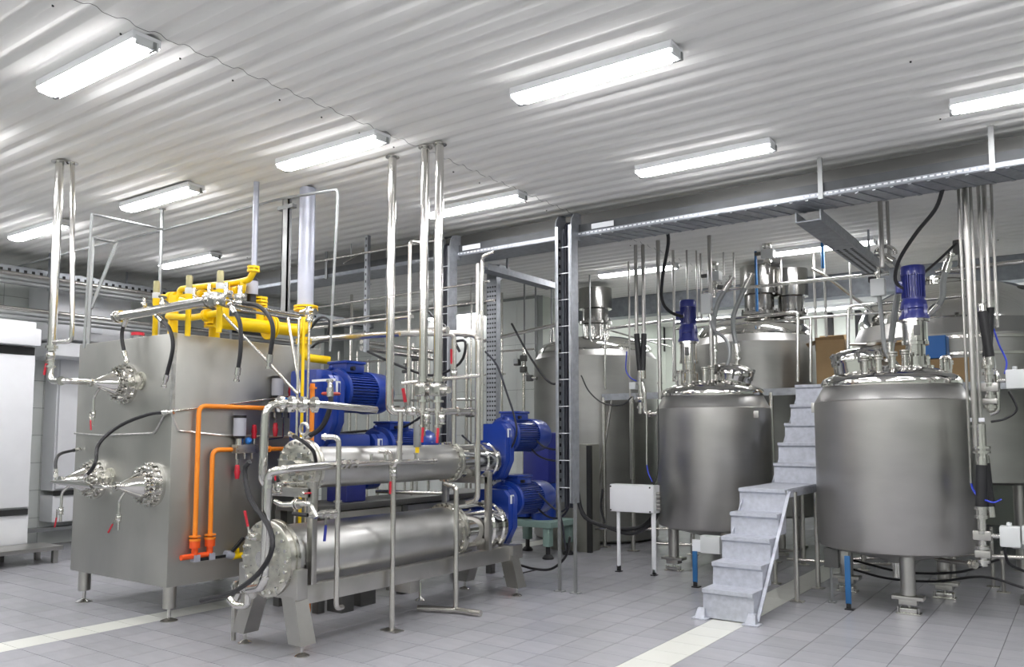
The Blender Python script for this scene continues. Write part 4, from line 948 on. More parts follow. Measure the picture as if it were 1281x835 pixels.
def manway(par, T, p, r, h, tilt):
    x, y = p.x-T[0], p.y-T[1]; z = zdome(T[2], math.hypot(x,y))-.04; d = Vector(tilt).normalized()
    mb = MB().lathe([(r,-.05),(r,h*.55),(r*1.08,h*.56),(r*1.08,h*.66),(r*1.0,h*.68),(r*.98,h*.9),(r*.85,h*1.08),(r*.5,h*1.2),(.001,h*1.24)],(x,y,z),d,36); o = mb.build('manway','mirror',par)
    u, v = perp(d); b = MB()
    for k in range(6):
        a = 2*PI*k/6+.3; c = V(x,y,z)+d*h*.6+(u*math.cos(a)+v*math.sin(a))*r*1.12
        b.cyl(c-d*.03,c+d*.06,.012,8); b.ball(c+d*.07,.02,8)
    b.build('clamp_screws','bgrey',o)
    c = V(x,y,z)+d*h*.55; b = MB().tube([c+u*r*1.0, c+u*r*1.35, c+u*r*1.35+d*.06],.012,8); b.build('hinge','steel',o)
manway(t3, T3, on_lid(T3, 1071, .05), .22, .19, (-.10,-.06,1))
ag = A(1146, 455, Y=T3[1])
z_ = lambda x, y, Y: A(x, y, Y=Y).z
agitator('blue agitator motor with steel lantern on the right tank lid', ag.x, T3[1], 2.235, z_(1146,400,T3[1]), z_(1146,373,T3[1]), z_(1146,333,T3[1]), .083, .3, 'bluedark')
el_ = MB().tube([V(ag.x+.22-T3[0],-.05,2.22),V(ag.x+.22-T3[0],-.05,2.34),V(ag.x+.30-T3[0],-.05,2.34),V(ag.x+.30-T3[0],-.05,2.22)],.014,8).build('lifting_eye','steel',t3)
# middle tank
T2 = (-3.72, 9.50, .675)
t2 = stirred_tank('smaller looking satin steel tank left of the stairs, behind the white box', *T2, .50, [(-4.07,9.08),(-3.42,9.05),(-3.72,9.98)])
MB().rbox((.60,-.30,1.80),(.66,-.25,1.88),.004).build('badge','frame',t2)
for px, py in ((847,.15),(855,.30),(873,.34),(884,.25),(891,.12)):
    nozzle(t2, T2, on_lid(T2, px, py), .15, .032)
manway(t2, T2, on_lid(T2, 914, .08), .225, .20, (.26,-.10,1))
a2 = A(862, 470, Y=T2[1])
agitator('dark blue agitator motor with steel lantern on the middle tank lid', a2.x, T2[1], 2.235, z_(862,428,T2[1]), z_(862,405,T2[1]), z_(862,376,T2[1]), .078, .2, 'bluedark')
ey = MB(); ce_ = V(A(846,474,Y=9.3).x-T2[0], -.2, 2.30)
ey.tube([ce_+V(.03*math.cos(2*PI*k/12),0,.03*math.sin(2*PI*k/12)) for k in range(13)],.009,6,fil=0,cap=False).cyl(ce_+V(0,0,-.15),ce_+V(0,0,-.03),.012,8); ey.build('lifting_eye','steel',t2)
# small items under the tanks
for i, (x, y0, y1, lab_) in enumerate(((1062,696,763,'blue painted post with black foot under the right tank'),(870,690,735,'blue painted post with black foot under the middle tank'))):
    f_ = A(x, y1, Z=0); o = MB().rbox((f_.x-.025,f_.y-.012,.05),(f_.x+.025,f_.y+.012,A(x,y0,Y=f_.y).z),.004).build('blue_post','bluepaint'); tag(o,lab_,'post')
    MB().rbox((f_.x-.03,f_.y-.04,0),(f_.x+.05,f_.y+.04,.012),.003).rbox((f_.x-.02,f_.y-.012,.01),(f_.x+.02,f_.y+.012,.06),.002).build('foot','black',o)
f_ = A(871,735,Z=0)
bo = MB().rbox(A(876,692,Y=f_.y),A(900,672,Y=f_.y)+V(0,.1,0),.008).build('junction_box','offwhite'); tag(bo,'small beige junction box under the middle tank beside the blue post','box'); MB().box(A(866,690,Y=f_.y+.02),A(878,676,Y=f_.y+.04)).build('bracket','whitestrap',bo)
f3 = A(1040,755,Z=0)
jb = MB().rbox(A(1031,710,Y=f3.y),A(1048,687,Y=f3.y)+V(0,.08,0),.006).build('junction_box','bgrey'); tag(jb,'dark junction box on a thin stand under the left of the right tank','box')
MB().cyl((f3.x,f3.y+.03,0),(f3.x,f3.y+.03,A(1040,710,Y=f3.y).z+.05),.012,10).box((f3.x-.03,f3.y,0),(f3.x+.03,f3.y+.06,.01)).build('stand','strut',jb)
MB().rbox(A(1048,706,Y=f3.y+.05),A(1062,690,Y=f3.y+.08),.003).build('side_plate','frame',jb)
pipe('outlet_pipe','pipe from the right tank base to the flange at far right','pipe',[A(1168,685,Y=8.7),A(1170,700,Y=8.65),A(1222,707,Y=8.35)],.022,'pipe',collars=[(1,.85,1.8),(1,.95,1.8)],fil=.05)
t_ = thing('outlet_valve','small steel outlet valve hanging below the right tank bottom','valve',A(1119,702,Y=8.61))
MB().cyl((0,0,-.10),(0,0,.10),.014,10).rbox((-.06,-.02,-.0),(.06,.02,.03),.004).cyl((0,0,-.07),(0,0,-.0),.03,12).build('valve_body','steel',t_)
for i, (x0,y0_,x1,y1_,Y_) in enumerate(((1062,705,1120,707,9.6),(1062,700,1230,694,10.6),(985,700,1052,704,10.0),(1230,696,1281,698,8.9),(745,662,842,662,9.9),(820,680,1000,690,10.3))):
    pipe('low_pipe',['short thin pipe low behind the blue post of the right tank','thin pipe low behind the right tank legs','thin pipe low behind the stair post','pipe low at the right picture edge','thin pipe low behind the white control box legs','pipe low behind the middle tank'][i],'pipe',[A(x0,y0_,Y=Y_),A(x1,y1_,Y=Y_)],.018,'pipe',n=8)
for i, pts in enumerate(([(1065,712),(1110,724),(1170,728),(1230,722),(1281,736)],[(1062,700),(1130,716),(1200,716),(1250,700)])):
    hose('floor_cable',['black cable sagging low under the right tank','second cable under the right tank toward the actuators'][i],[A(x,y,Y=9.0) for x,y in pts],.012,'black','cable',ends=None)

# ================================================================== STAIRS
stt = thing('steel_stairs','galvanised sheet steel stairs with a landing between the two tanks','stairs',(-2.60,6.9,0))
def sp_(x,y,z): return (x+2.60,y-6.9,z)
SX0, SX1 = -2.83, -2.38
zs = [.26,.46,.665,.87,1.085]; y0s = [6.90,7.14,7.38,7.62,7.87]
def step(x0,x1,y,yn,zl,z,name='step'):
    # tread with a lipped nosing and riser set back and leaning
    m_ = MB().prism([(y-6.9-.012,z),(y-6.9-.012,z-.032),(y-6.9+.004,z-.032),(y-6.9+.02,z-.05),(y-6.9+.008,zl-.02),(y-6.9+.016,zl-.02),(y-6.9+.032,z-.05),(y-6.9+.012,z-.012),(yn-6.9+.02,z-.012),(yn-6.9+.02,z)],0,x0+2.60,x1+2.60)
    return m_.build(name,'stair',stt)
zl = .03
for k in range(5):
    yn = y0s[k+1] if k < 4 else 8.95
    step(SX0,SX1,y0s[k],yn,zl,zs[k],'step' if k < 4 else 'landing'); zl = zs[k]
for s, x in ((1,SX1),(-1,SX0)):
    if s < 0:
        MB().beam(sp_(x+.03,7.2,.25),sp_(x+.03,7.93,1.02),.008,.03,up=(0,-.7,.7)).build('inner_stringer','stair',stt)
    pts = [(6.92,.0),(6.99,.0),(7.98,1.06),(8.95,1.06),(8.95,1.0),(8.03,1.0),(7.0,-.0)]
    if s > 0: MB().beam(sp_(x+.02,6.94,.02),sp_(x+.02,7.93,1.06),.03,.012,up=(0,-.7,.7)).beam(sp_(x+.012*s,7.9,1.04),sp_(x+.012*s,8.95,1.04),.012,.07,up=(0,0,1)).build('stringer','stair',stt)
    MB().rbox(sp_(x+s*.0-.08,6.83,0),sp_(x+s*.0+.06,6.95,.012),.003).add([sp_(x-.06,6.86,.012),sp_(x+.03,6.86,.012),sp_(x+.03,6.93,.012),sp_(x-.06,6.93,.012),sp_(x-.04,6.89,.09),sp_(x+.02,6.89,.09),sp_(x+.02,6.93,.09),sp_(x-.04,6.93,.09)],[(0,1,5,4),(1,2,6,5),(2,3,7,6),(3,0,4,7),(4,5,6,7)]).build('foot_bracket','stair',stt)
for k in range(4):   # side cheeks under each step
    MB().box(sp_(SX0+.004,y0s[k]+.02,zs[k]-.2),sp_(SX0+.010,y0s[k+1]+.02,zs[k]-.01)).box(sp_(SX1-.010,y0s[k]+.02,zs[k]-.2),sp_(SX1-.004,y0s[k+1]+.02,zs[k]-.01)).build('cheek','stair',stt)
for (x,y) in ((SX1+.02,8.10),(SX1-.0,8.93),(SX0,8.93),(SX0,8.12)):
    lg = MB().cyl(sp_(x,y,0),sp_(x,y,1.05),.024,14).build('post','pipe',stt); MB().rbox(sp_(x-.06,y-.05,0),sp_(x+.06,y+.05,.01),.003).build('foot_plate','frame',lg)
z2 = [1.30,1.52,1.74,1.96,2.20]; y2 = [8.97,9.14,9.40,9.64,9.86,10.10]
zl = 1.085
for k in range(5): step(SX0,SX1+.0,y2[k],y2[k+1],zl,z2[k]); zl = z2[k]
for x in (SX0-.01,SX1+.01): MB().beam(sp_(x,8.95,1.02),sp_(x,10.08,2.12),.012,.10,up=(0,-.7,.7)).build('stringer','stair',stt)

# ================================================================== PLATFORM WITH RAILS
T4 = (-6.43,11.41,.98); T5 = (-3.89,11.58,.86); T6 = (-1.38,12.15,1.27)
PZ = 2.20
pf_ = thing('platform','raised service platform of grey grating behind the front tanks','platform',(-3,10.49,0))
def pp_(x,y,z): return (x+3,y-10.49,z)
dk = MB(); cs = .1
for i in range(int(7.1/cs)):
    for j in range(18):
        x = -5.74+i*cs; y = 10.49+j*cs; c_ = (x+cs/2,y+cs/2)
        if any(math.hypot(c_[0]-T[0],c_[1]-T[1]) < T[2]+.12 for T in (T4,T5,T6)): continue
        if y > 11.0 and x < -5.0: continue
        dk.box(pp_(x,y,PZ-.03),pp_(x+cs,y+cs,PZ))
dk.box(pp_(-5.0,12.9,PZ-.03),pp_(5.8,16.9,PZ)).box(pp_(.0,10.49,PZ-.03),pp_(5.8,12.9,PZ)).box(pp_(-5.0,12.2,PZ-.03),pp_(-5.0+.01,12.9,PZ))  # unseen deck to the rear and right, added to darken the space below
dk.box(pp_(-5.0,12.45,PZ-.03),pp_(-2.7,12.9,PZ)).build('deck','galv',pf_,smooth=False)
for x0,x1 in ((-5.76,SX0-.02),(SX1+.02,.2)):
    MB().box(pp_(x0,10.41,PZ-.09),pp_(x1,10.45,PZ)).build('edge_beam','galv',pf_)
    MB().box(pp_(x0,10.45,PZ-.02),pp_(x1,10.50,PZ)).build('edge_plate','galv',pf_)
MB().box(pp_(SX0-.02,10.10,PZ-.03),pp_(SX1+.02,10.5,PZ)).build('top_landing','stair',pf_)
for x in (-5.74,-5.22,-4.4,-3.3,-2.95,-2.25,-1.3,.15):
    y = 10.43 if x != -5.22 else 10.30
    lg = MB().cyl(pp_(x,y,0),pp_(x,y,PZ-.05),.030,12).build('post','pipe',pf_); MB().rbox(pp_(x-.07,y-.05,0),pp_(x+.07,y+.05,.01),.003).build('foot_plate','frame',lg)
MB().tube([A(743,645,Y=10.45)-V(3-6,10.49,0)+V(0,0,0),A(766,497,Y=10.45)-V(-3,10.49,0)],.018,8).build('brace','pipe',pf_)
def rail(label, pts, r=.022, **k): return pipe('handrail', label, 'railing', pts, r, 'steel', fil=.06, **k)
ry = 10.46
rail('handrail with post left of the middle tank motor, turning back at the platform edge',[A(757,487,Y=ry),A(757,412,Y=ry),A(846,400,Y=ry)],.020)
rail('handrail behind the middle tank, bent down at the stair opening',[A(846,405,Y=ry),A(998,391,Y=ry),A(998,478,Y=ry)],.022)
rail('handrail mid bar behind the middle tank hoses',[A(846,412,Y=ry),A(1062,394,Y=ry),A(1140,388,Y=ry)],.016)
rail('handrail right of the stair opening before the cardboard boxes',[A(1061,476,Y=ry),A(1061,384,Y=ry),A(1210,370,Y=ry)],.022)
rail('thin rail post beside the stair opening, left one',[A(1014,478,Y=ry),A(1014,398,Y=ry)],.020)
rail('thin rail running back from the left platform corner',[A(757,412,Y=ry),A(800,424,X=-5.55),A(838,434,X=-5.5)],.014)
rail('low rail bar behind the cardboard boxes',[A(1020,433,Y=11.3),A(1210,426,Y=11.3)],.018)
rail('lower crossbar beside the rear tank on the platform',[A(782,428,Y=10.9),A(842,424,Y=10.9),A(842,478,Y=10.9)],.012)
pipe('service_pipe','long pipe running over the rear tanks toward the white actuator','pipe',[A(880,366,Y=10.3),A(925,361,Y=10.3),A(1112,342,Y=10.3)],.022,'steel')
pipe('service_pipe','grey flat conduit hung below the ceiling above the rear tanks','pipe',[A(918,306,Y=10.3),A(1078,286,Y=10.3),A(1078,276,Y=10.3)],.020,'strut',n=4,fil=.01)
pipe('service_pipe','pair of pipes crossing at the right picture edge below the tray','pipe',[A(1170,341,Y=9.6),A(1190,338,Y=9.6),A(1281,327,Y=9.6)],.026,'steel',collars=[(0,.3,1.6),(1,.1,1.6),(1,.25,1.5)])
pipe('service_pipe','stay bar slanting down right in front of the rear cylinders','pipe',[A(1015,336,Y=10.8),A(1030,343,Y=10.9),A(1095,393,Y=11.4)],.022,'steel')
# cardboard boxes, blue crate
def carton(label, x0,x1,ytop,ybot, Y_, d=.4, m='card', open_=True, rz=.1):
    a=A(x0,ybot,Y=Y_); b=A(x1,ytop,Y=Y_); W=b.x-a.x; Hh=b.z-PZ
    t = thing('cardboard_box' if m=='card' else 'plastic_crate', label, 'box', (a.x+W/2, Y_, PZ), rz)
    MB().box((-W/2,0,.0),(W/2,.006,Hh)).box((-W/2,d,.0),(W/2,d+.006,Hh)).box((-W/2,0,0),(-W/2+.006,d,Hh)).box((W/2-.006,0,0),(W/2,d,Hh)).box((-W/2,0,0),(W/2,d,.006)).build('box_body',m,t)
    if open_:
        MB().add([(-W/2,0,Hh),(W/2,0,Hh),(W/2,-.1,Hh+.04),(-W/2,-.1,Hh+.02)],[(0,1,2,3)]).build('flap',m,t)
        MB().add([(-W/2,0,Hh),(-W/2,d,Hh),(-W/2-.14,d,Hh-.05),(-W/2-.12,0,Hh-.04)],[(0,1,2,3)]).build('flap',m,t)
        MB().add([(-W/2,d,Hh),(W/2,d,Hh),(W/2,d+.05,Hh+.1),(-W/2,d+.05,Hh+.1)],[(0,1,2,3)]).build('flap',m,t)
    return t
carton('tall open cardboard box beside the stair opening', 1022,1056,424,476,10.75,.35,rz=.12)
carton('open cardboard box behind the right tank lantern', 1117,1135,432,476,10.53,.28,rz=0)
carton('low cardboard box under the blue crate', 1140,1181,449,476,10.53,.28,open_=False,rz=0)
bc2 = carton('blue plastic crate stacked on the cardboard right of the tank lantern', 1152,1183,420,449,10.54,.25,'bluecap',False,0); 
bc2.location.z = A(1160,449,Y=10.54).z
for ch in [x for x in COL.objects if x.parent == bc2]:
    ch.scale.z = (A(1160,420,Y=10.54).z-bc2.location.z)/(A(1160,420,Y=10.54).z-PZ)
carton('wide low cardboard box at the right end of the platform', 1184,1216,447,476,10.53,.25,open_=False,rz=.0)

# ================================================================== REAR TANKS
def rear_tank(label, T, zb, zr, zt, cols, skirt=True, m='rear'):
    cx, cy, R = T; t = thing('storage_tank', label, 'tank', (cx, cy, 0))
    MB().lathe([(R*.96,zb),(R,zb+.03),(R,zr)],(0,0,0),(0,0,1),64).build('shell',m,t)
    MB().lathe([(R,zr-.01),(R*.93,zr+(zt-zr)*.25),(R*.9,zr+(zt-zr)*.27)],(0,0,0),(0,0,1),64,cap=False).build('sloping_collar','brushed',t)
    MB().lathe([(R*.93,zr+(zt-zr)*.22),(R*.93,zr+(zt-zr)*.38),(R*.86,zr+(zt-zr)*.62),(R*.6,zr+(zt-zr)*.86),(R*.3,zr+(zt-zr)*.97),(.001,zt)],(0,0,0),(0,0,1),64,cap=False).build('domed_lid','mirror',t)
    if zb > .1:
        for k in range(4):
            a = PI/4+PI/2*k; lg = MB().cyl((R*.75*math.cos(a),R*.75*math.sin(a),.03),(R*.75*math.cos(a),R*.75*math.sin(a),zb+.04),.06,14).build('leg','frame',t)
            MB().cyl((R*.75*math.cos(a),R*.75*math.sin(a),0),(R*.75*math.cos(a),R*.75*math.sin(a),.03),.1,14).build('foot','frame',lg)
    for (px, py0, py1, pw, Y_) in cols:
        a = A(px,py1,Y=Y_); b = A(px,py0,Y=Y_); r = pw/2/FP*proj(a)[2]; h = b.z-a.z+.25
        z0_ = a.z-.25
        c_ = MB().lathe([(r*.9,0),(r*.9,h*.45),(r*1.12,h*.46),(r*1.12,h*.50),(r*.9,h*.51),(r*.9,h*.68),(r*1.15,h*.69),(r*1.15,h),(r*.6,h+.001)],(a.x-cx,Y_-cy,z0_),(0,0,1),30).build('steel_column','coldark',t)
        bb = MB(); bb.bolts((a.x-cx,Y_-cy,z0_+h*.48),(0,0,1),r*1.02,10,.014,.07); bb.build('bolts','bgrey',c_,kind='stuff')
    return t
z4 = lambda y, T: A(745,y,Y=T[1]-T[2]*.8).z
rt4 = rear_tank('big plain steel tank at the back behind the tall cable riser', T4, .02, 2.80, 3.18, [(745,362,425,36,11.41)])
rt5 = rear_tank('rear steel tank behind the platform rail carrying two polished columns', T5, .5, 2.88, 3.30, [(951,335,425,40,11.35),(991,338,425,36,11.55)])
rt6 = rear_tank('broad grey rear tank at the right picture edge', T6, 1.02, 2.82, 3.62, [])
MB().tube([V(.75,-.5,3.20),V(.75,-.5,3.42),V(.83,-.5,3.42),V(.83,-.5,3.20)],.02,8).build('lifting_eye','bgrey',rt6)
MB().lathe([(.24,3.5),(.24,3.64),(.28,3.65),(.28,3.69),(.001,3.72)],(-.1,-.1,0),(0,0,1),30).build('top_manhole','mirror',rt6)
for (px_, lab_) in ((741,0),(752,0),(760,0),(733,0)):
    a = A(px_,425,Y=10.95); nz_=MB().cyl((a.x-T4[0],a.y-T4[1],2.95),(a.x-T4[0],a.y-T4[1],3.30),.03,12).build('nozzle','steel',rt4)
for (px_) in (690,698):
    a = A(px_,425,Y=11.1); MB().cyl((a.x-T4[0],a.y-T4[1],2.8),(a.x-T4[0],a.y-T4[1],3.35),.035,12).build('nozzle','steel',rt4)
for z in (2.55,2.75): MB().lathe([(1.272,z),(1.285,z+.005),(1.285,z+.04),(1.272,z+.045)],(0,0,0),(0,0,1),64,cap=False).build('band','steel',rt6)
cb_ = MB().rbox((-6.35,9.80,.0),(-5.66,10.15,A(735,556,Y=9.92).z),.01).build('floor_cabinet','cabolive'); tag(cb_,'dull steel cabinet standing behind the cable riser legs','cabinet'); MB().box((-5.66,9.78,.0),(-5.60,9.84,A(735,556,Y=9.92).z-.02)).build('dark_edge','dark',cb_)
for i,(x0,x1,y0_,y1_) in enumerate(((678,700,382,418),)):
    g_ = MB().box(A(x0,y1_,Y=12.4),A(x1,y0_,Y=12.45)).build('louvre_panel','bgrey'); tag(g_,'dark louvred panel on the wall behind the rear tank','vent')
    for k in range(5): MB().cyl(A(x0+2+k*4.5,y1_,Y=12.38),A(x0+2+k*4.5,y0_,Y=12.38),.02,8).build('bar','steel',g_)
    MB().box(A(x0,y1_,Y=12.45),V(-7.75,12.45,A(x0,y0_,Y=12.4).z)).build('mount','bgrey',g_)
for i,(x,y0_,y1_) in enumerate(((1038,370,440),(1074,375,450),(826,385,440))):
    a=A(x-5,y0_,Y=16.93); b=A(x+5,y1_,Y=16.93); g_=MB().box((a.x,16.9,b.z),(b.x,16.995,a.z)).build('window_slot','dark'); tag(g_,('narrow dark opening in the far wall left of the white actuator','narrow dark opening in the far wall right behind the flexible hose','dark opening in the far wall behind the platform rail post')[i],'opening')

# ================================================================== WHITE CONTROL BOX
cbl = A(770,715,Z=0); cbr = A(815,722,Z=0)
a = A(763,640,Y=8.62); b = A(818,608,Y=8.62)
cb = thing('control_box','white control box on two white legs before the middle tank','control box',((a.x+b.x)/2,8.62,0))
W_=(b.x-a.x)/2
MB().rbox((-W_,0,a.z),(W_,.16,b.z),.012).build('enclosure','offwhite',cb); MB().rbox((-W_+.006,-.014,a.z+.006),(W_-.006,.0,b.z-.006),.006).build('cover','white',cb)
for x in (-W_+.02,W_-.045):
    for z in (a.z+.02,b.z-.025): MB().cyl((x,-.02,z),(x,-.013,z),.010,10).build('screw','black',cb)
for k,(x) in enumerate((-W_+.09,W_-.03)):
    lg=MB().rbox((x-.018-.006*k,.03,.03),(x+.018+.006*k,.06,a.z+.02),.004).build('leg','white',cb); MB().rbox((x-.03,.0,0),(x+.03,.08,.012),.002).rbox((x-.02,.03,.01),(x+.02,.06,.07),.003).build('foot','black',lg)
for k in range(5): 
    g_=MB().cyl((W_,.07,a.z+.05+k*.045),(W_+.045,.07,a.z+.05+k*.045),.017,10).build('cable_gland','frame',cb)
for i,(pts,lab_) in enumerate((([(722,610),(728,640),(744,655),(775,662),(800,660),(816,648),(822,630)],'thick black cable bundle sagging under the white control box'),([(722,622),(732,648),(760,660),(790,668),(815,655),(824,640)],'second black cable sagging behind the control box legs'),([(754,612),(752,635),(757,655)],'black cable hanging left of the white control box'))):
    hose('cable_bundle',lab_,[A(x,y,Y=8.85) for x,y in pts],.024 if i<2 else .014,'black','cable',ends=None)
hose('thin_cable','thin black cable swinging from the tall riser to the tank valves',[A(727,470,Y=9.0),A(737,490,Y=9.0),A(755,505,Y=9.0),A(778,507,Y=9.0),A(790,497,Y=9.0)],.009,'black','cable',ends=None)

# ================================================================== PIPE CLUSTER LEFT OF THE MIDDLE TANK
CYp = 9.35
def hanging(x, y0, y1, Y_, r, label, m='pipedull', name='riser_pipe', col=()):
    a=A(x,y0,Y=Y_); b=A(x,y1,Y=Y_); top=V(a.x,Y_,CEIL-.0); bot=V(a.x,Y_,b.z)
    return pipe(name,label,'pipe',[top,bot],r,m,n=12,collars=col), bot
hanging(786,298,600,10.2,.014,'thin vertical tube left of the two black sleeved pipes')
h1_,q1=hanging(795,296,421,CYp,.024,'left steel drop pipe above the black sleeves',col=[(0,.93,1.4)])
h2_,q2=hanging(804,297,421,CYp+.05,.024,'right steel drop pipe above the black sleeves',col=[(0,.93,1.4)])
for q, x2, nm in ((q1,801,'left'),(q2,804,'right')):
    bq=A(x2,466,Y=CYp)
    o=MB().tube([q+V(0,0,.03),q.lerp(bq,.3)+V(.0,0,0),q.lerp(bq,.7),bq],.036,10,fil=.05).build('black_sleeve','black'); tag(o,nm+' of the two black sleeved hoses beside the middle tank','hose')
    MB().cyl(bq+V(0,0,-.08),bq+V(0,0,.02),.04,14).build('end_ferrule','steel',o)
hanging(823,300,500,9.3,.026,'thick vertical pipe just left of the middle tank motor',col=[(0,.9,1.4)])
hanging(842,318,478,9.9,.018,'vertical pipe touching the left side of the middle tank motor view')
hanging(859,313,378,10.0,.014,'short hanger tube above the middle tank motor')
hanging(871,317,400,10.1,.011,'thin hanger tube right of the middle tank motor, first')
hanging(876,310,400,10.3,.014,'thin hanger tube right of the middle tank motor, second')
hanging(887,287,470,9.42,.024,'stout vertical pipe standing on the middle tank lid',col=[(0,.96,1.5)])
hanging(905,322,345,10.4,.012,'very short hanger tube between the two valve heads')
hanging(917,283,405,10.5,.014,'thin hanger rod under the flat grey conduit')
hanging(976,290,360,11.0,.014,'thin hanger rod above the polished columns')
hanging(1018,325,440,11.0,.018,'vertical pipe left of the tall cardboard box, first')
hanging(1031,330,440,11.0,.018,'vertical pipe left of the tall cardboard box, second')
hanging(1063,325,400,10.9,.016,'thin hanger tube above the tall cardboard box')
hanging(945,306,390,10.6,.018,'blue painted hanger bar left in front of the polished columns','bluepaint')
hanging(1028,283,336,10.6,.022,'blue painted hanger bar below the flat grey conduit','bluepaint')
va = thing('valve_assembly','clamped valve assembly under the black sleeved hoses','valve',A(801,500,Y=CYp))
MB().cyl((0,0,-.18),(0,0,.26),.03,14).ring((0,0,.20),(0,0,1),.05,.03).ring((0,0,.06),(0,0,1),.055,.03).ring((0,0,-.1),(0,0,1),.05,.03).build('stack','steel',va)
MB().rbox((-.05,-.05,-.04),(.05,.05,.03),.01).build('valve_body','steel',va)
MB().rbox((-.13,-.06,.13),(-.04,.04,.22),.01).build('actuator','offwhite',va)
MB().tube([(.03,0,.22),(.06,0,.1),(.06,0,-.18),(.14,0,-.19),(.24,.0,-.19)],.026,12).build('branch','steel',va)
MB().ring((.14,0,-.19),(1,0,0),.045,.03).build('clamp_ring','mirror',va)
pipe('drop_pipe','thin tube dropping from the valve assembly toward the control box','pipe',[A(809,515,Y=9.2),A(809,582,Y=9.2)],.010,'pipe',n=8)
hose('air_tube','short blue air tube above the control box',[A(809,582,Y=9.2),A(811,592,Y=9.2),A(816,603,Y=9.15)],.008,'bluetube','tube',ends=None)
hose('air_tube','blue air tube left of the black sleeves',[A(784,440,Y=9.5),A(783,462,Y=9.5),A(788,472,Y=9.4),A(796,477,Y=9.35)],.008,'bluetube','tube',ends=None)
hose('thin_cable','thin black cable hanging along the left edge of the middle tank',[A(823,500,Y=8.8),A(824,560,Y=8.75),A(822,595,Y=8.72),A(815,612,Y=8.72)],.006,'black','cable',ends=None)
hose('motor_cable','thick black cable from the tray to the middle tank motor',[A(834,285,Y=8.3),A(836,305,Y=8.5),A(829,345,Y=8.8),A(828,375,Y=9.1),A(838,390,Y=9.3),A(855,397,Y=9.42)],.020,'black','cable',ends=None)
hose('motor_cable','black cable from the tray curving down to the right tank motor',[A(1180,235,Y=7.7),A(1170,262,Y=7.9),A(1146,292,Y=8.2),A(1125,325,Y=8.4),A(1120,350,Y=8.5),A(1130,362,Y=8.55),A(1140,360,Y=8.58)],.018,'black','cable',ends=None)
hose('motor_cable','black cable linking the right tank motor to the pipe cluster behind',[A(1152,345,Y=8.7),A(1175,325,Y=9.0),A(1196,305,Y=9.3)],.014,'black','cable',ends=None)
def head(label, px, py, Y_):
    t = thing('actuated_valve', label, 'valve', A(px,py,Y=Y_))
    MB().cyl((0,0,-.22),(0,0,.16),.028,12).ring((0,0,-.06),(0,0,1),.06,.03).ring((0,0,.06),(0,0,1),.06,.03).build('stack','steel',t)
    MB().rbox((-.07,-.06,-.02),(.09,.06,.10),.015).build('valve_body','offwhite',t); MB().lathe([(.05,.12),(.06,.14),(.06,.2),(.03,.23)],(0,0,0),(0,0,1),14).build('cap','steel',t)
    MB().cyl((-.16,0,.06),(-.05,0,.06),.025,10).cyl((.05,0,-.1),(.16,.0,-.12),.028,10).build('side_ports','bgrey',t)
    return t
head('steel valve head with fittings above the middle tank lid', 893,350,9.7)
head('steel valve head high before the left polished column', 960,322,10.3)
wa = MB().rbox(A(877,393,Y=9.35),A(888,367,Y=9.35)+V(0,.08,0),.006).build('white_actuator','offwhite'); tag(wa,'small white actuator on the stout pipe of the middle tank','actuator')
for i,(pts,Y_,lab_) in enumerate((([(911,356),(898,380),(893,405),(894,430)],9.5,'upper flexible steel hose above the middle tank manway'),([(889,395),(893,412),(908,425),(913,442),(909,458),(899,465)],9.4,'flexible steel hose curling down to the middle tank lid'),([(936,352),(921,385),(917,405),(922,440)],9.6,'long flexible steel hose right of the middle tank motor'),([(1108,322),(1121,330),(1125,350),(1118,400),(1113,440)],9.0,'flexible steel hose arching left of the right tank motor'),([(1098,350),(1103,400),(1108,440),(1122,458)],8.9,'thin flexible steel hose left of the right tank lantern'),([(1186,330),(1180,352),(1178,375),(1165,390)],9.2,'flexible steel hose right of the right tank motor'))):
    hose('flexible_hose',lab_,[A(x,y,Y=Y_) for x,y in pts],.030 if i not in (1,4) else .022,'strut','hose','steel')
pipe('rigid_tube','steel tube under the long flexible hose down to the middle tank','pipe',[A(922,440,Y=9.6),V(A(922,440,Y=9.6).x,9.6,2.2)],.026,'steel',collars=[(0,.1,1.3)])
pipe('rigid_tube','steel tube under the upper flexible hose down to the middle tank','pipe',[A(894,430,Y=9.5),V(A(894,430,Y=9.5).x,9.5,2.2)],.026,'steel',collars=[(0,.1,1.3)])
pipe('rigid_tube','steel tube under the arching flexible hose to the right tank lid','pipe',[A(1113,428,Y=8.7),V(A(1113,428,Y=8.7).x,8.7,2.24)],.020,'steel',collars=[(0,.2,1.5),(0,.6,1.5)])
hanging(1101,255,335,8.9,.024,'vertical pipe above the white actuator left of the right tank motor'); hanging(1110,260,330,9.1,.018,'thinner vertical pipe above the white actuator')
wa2 = thing('white_actuator','white actuator box left of the right tank motor','actuator',A(1100,360,Y=8.9))
MB().rbox((-.08,-.05,-.09),(.06,.05,.09),.012).build('housing','offwhite',wa2); MB().cyl((.0,0,.09),(0,0,.22),.016,8).cyl((0,0,-.09),(0,0,-.2),.02,8).build('stem','steel',wa2); MB().rbox((-.1,-.03,.06),(-.04,.03,.12),.008).build('plug','black',wa2)
lp = [A(1108+18*math.cos(a)*.7,318+14*math.sin(a)*.7,Y=9.0) for a in [PI*1.0+PI*k/8 for k in range(9)]]
pipe('tube_loop','small looped steel tube above the flexible hose','pipe',lp,.02,'steel',fil=0)

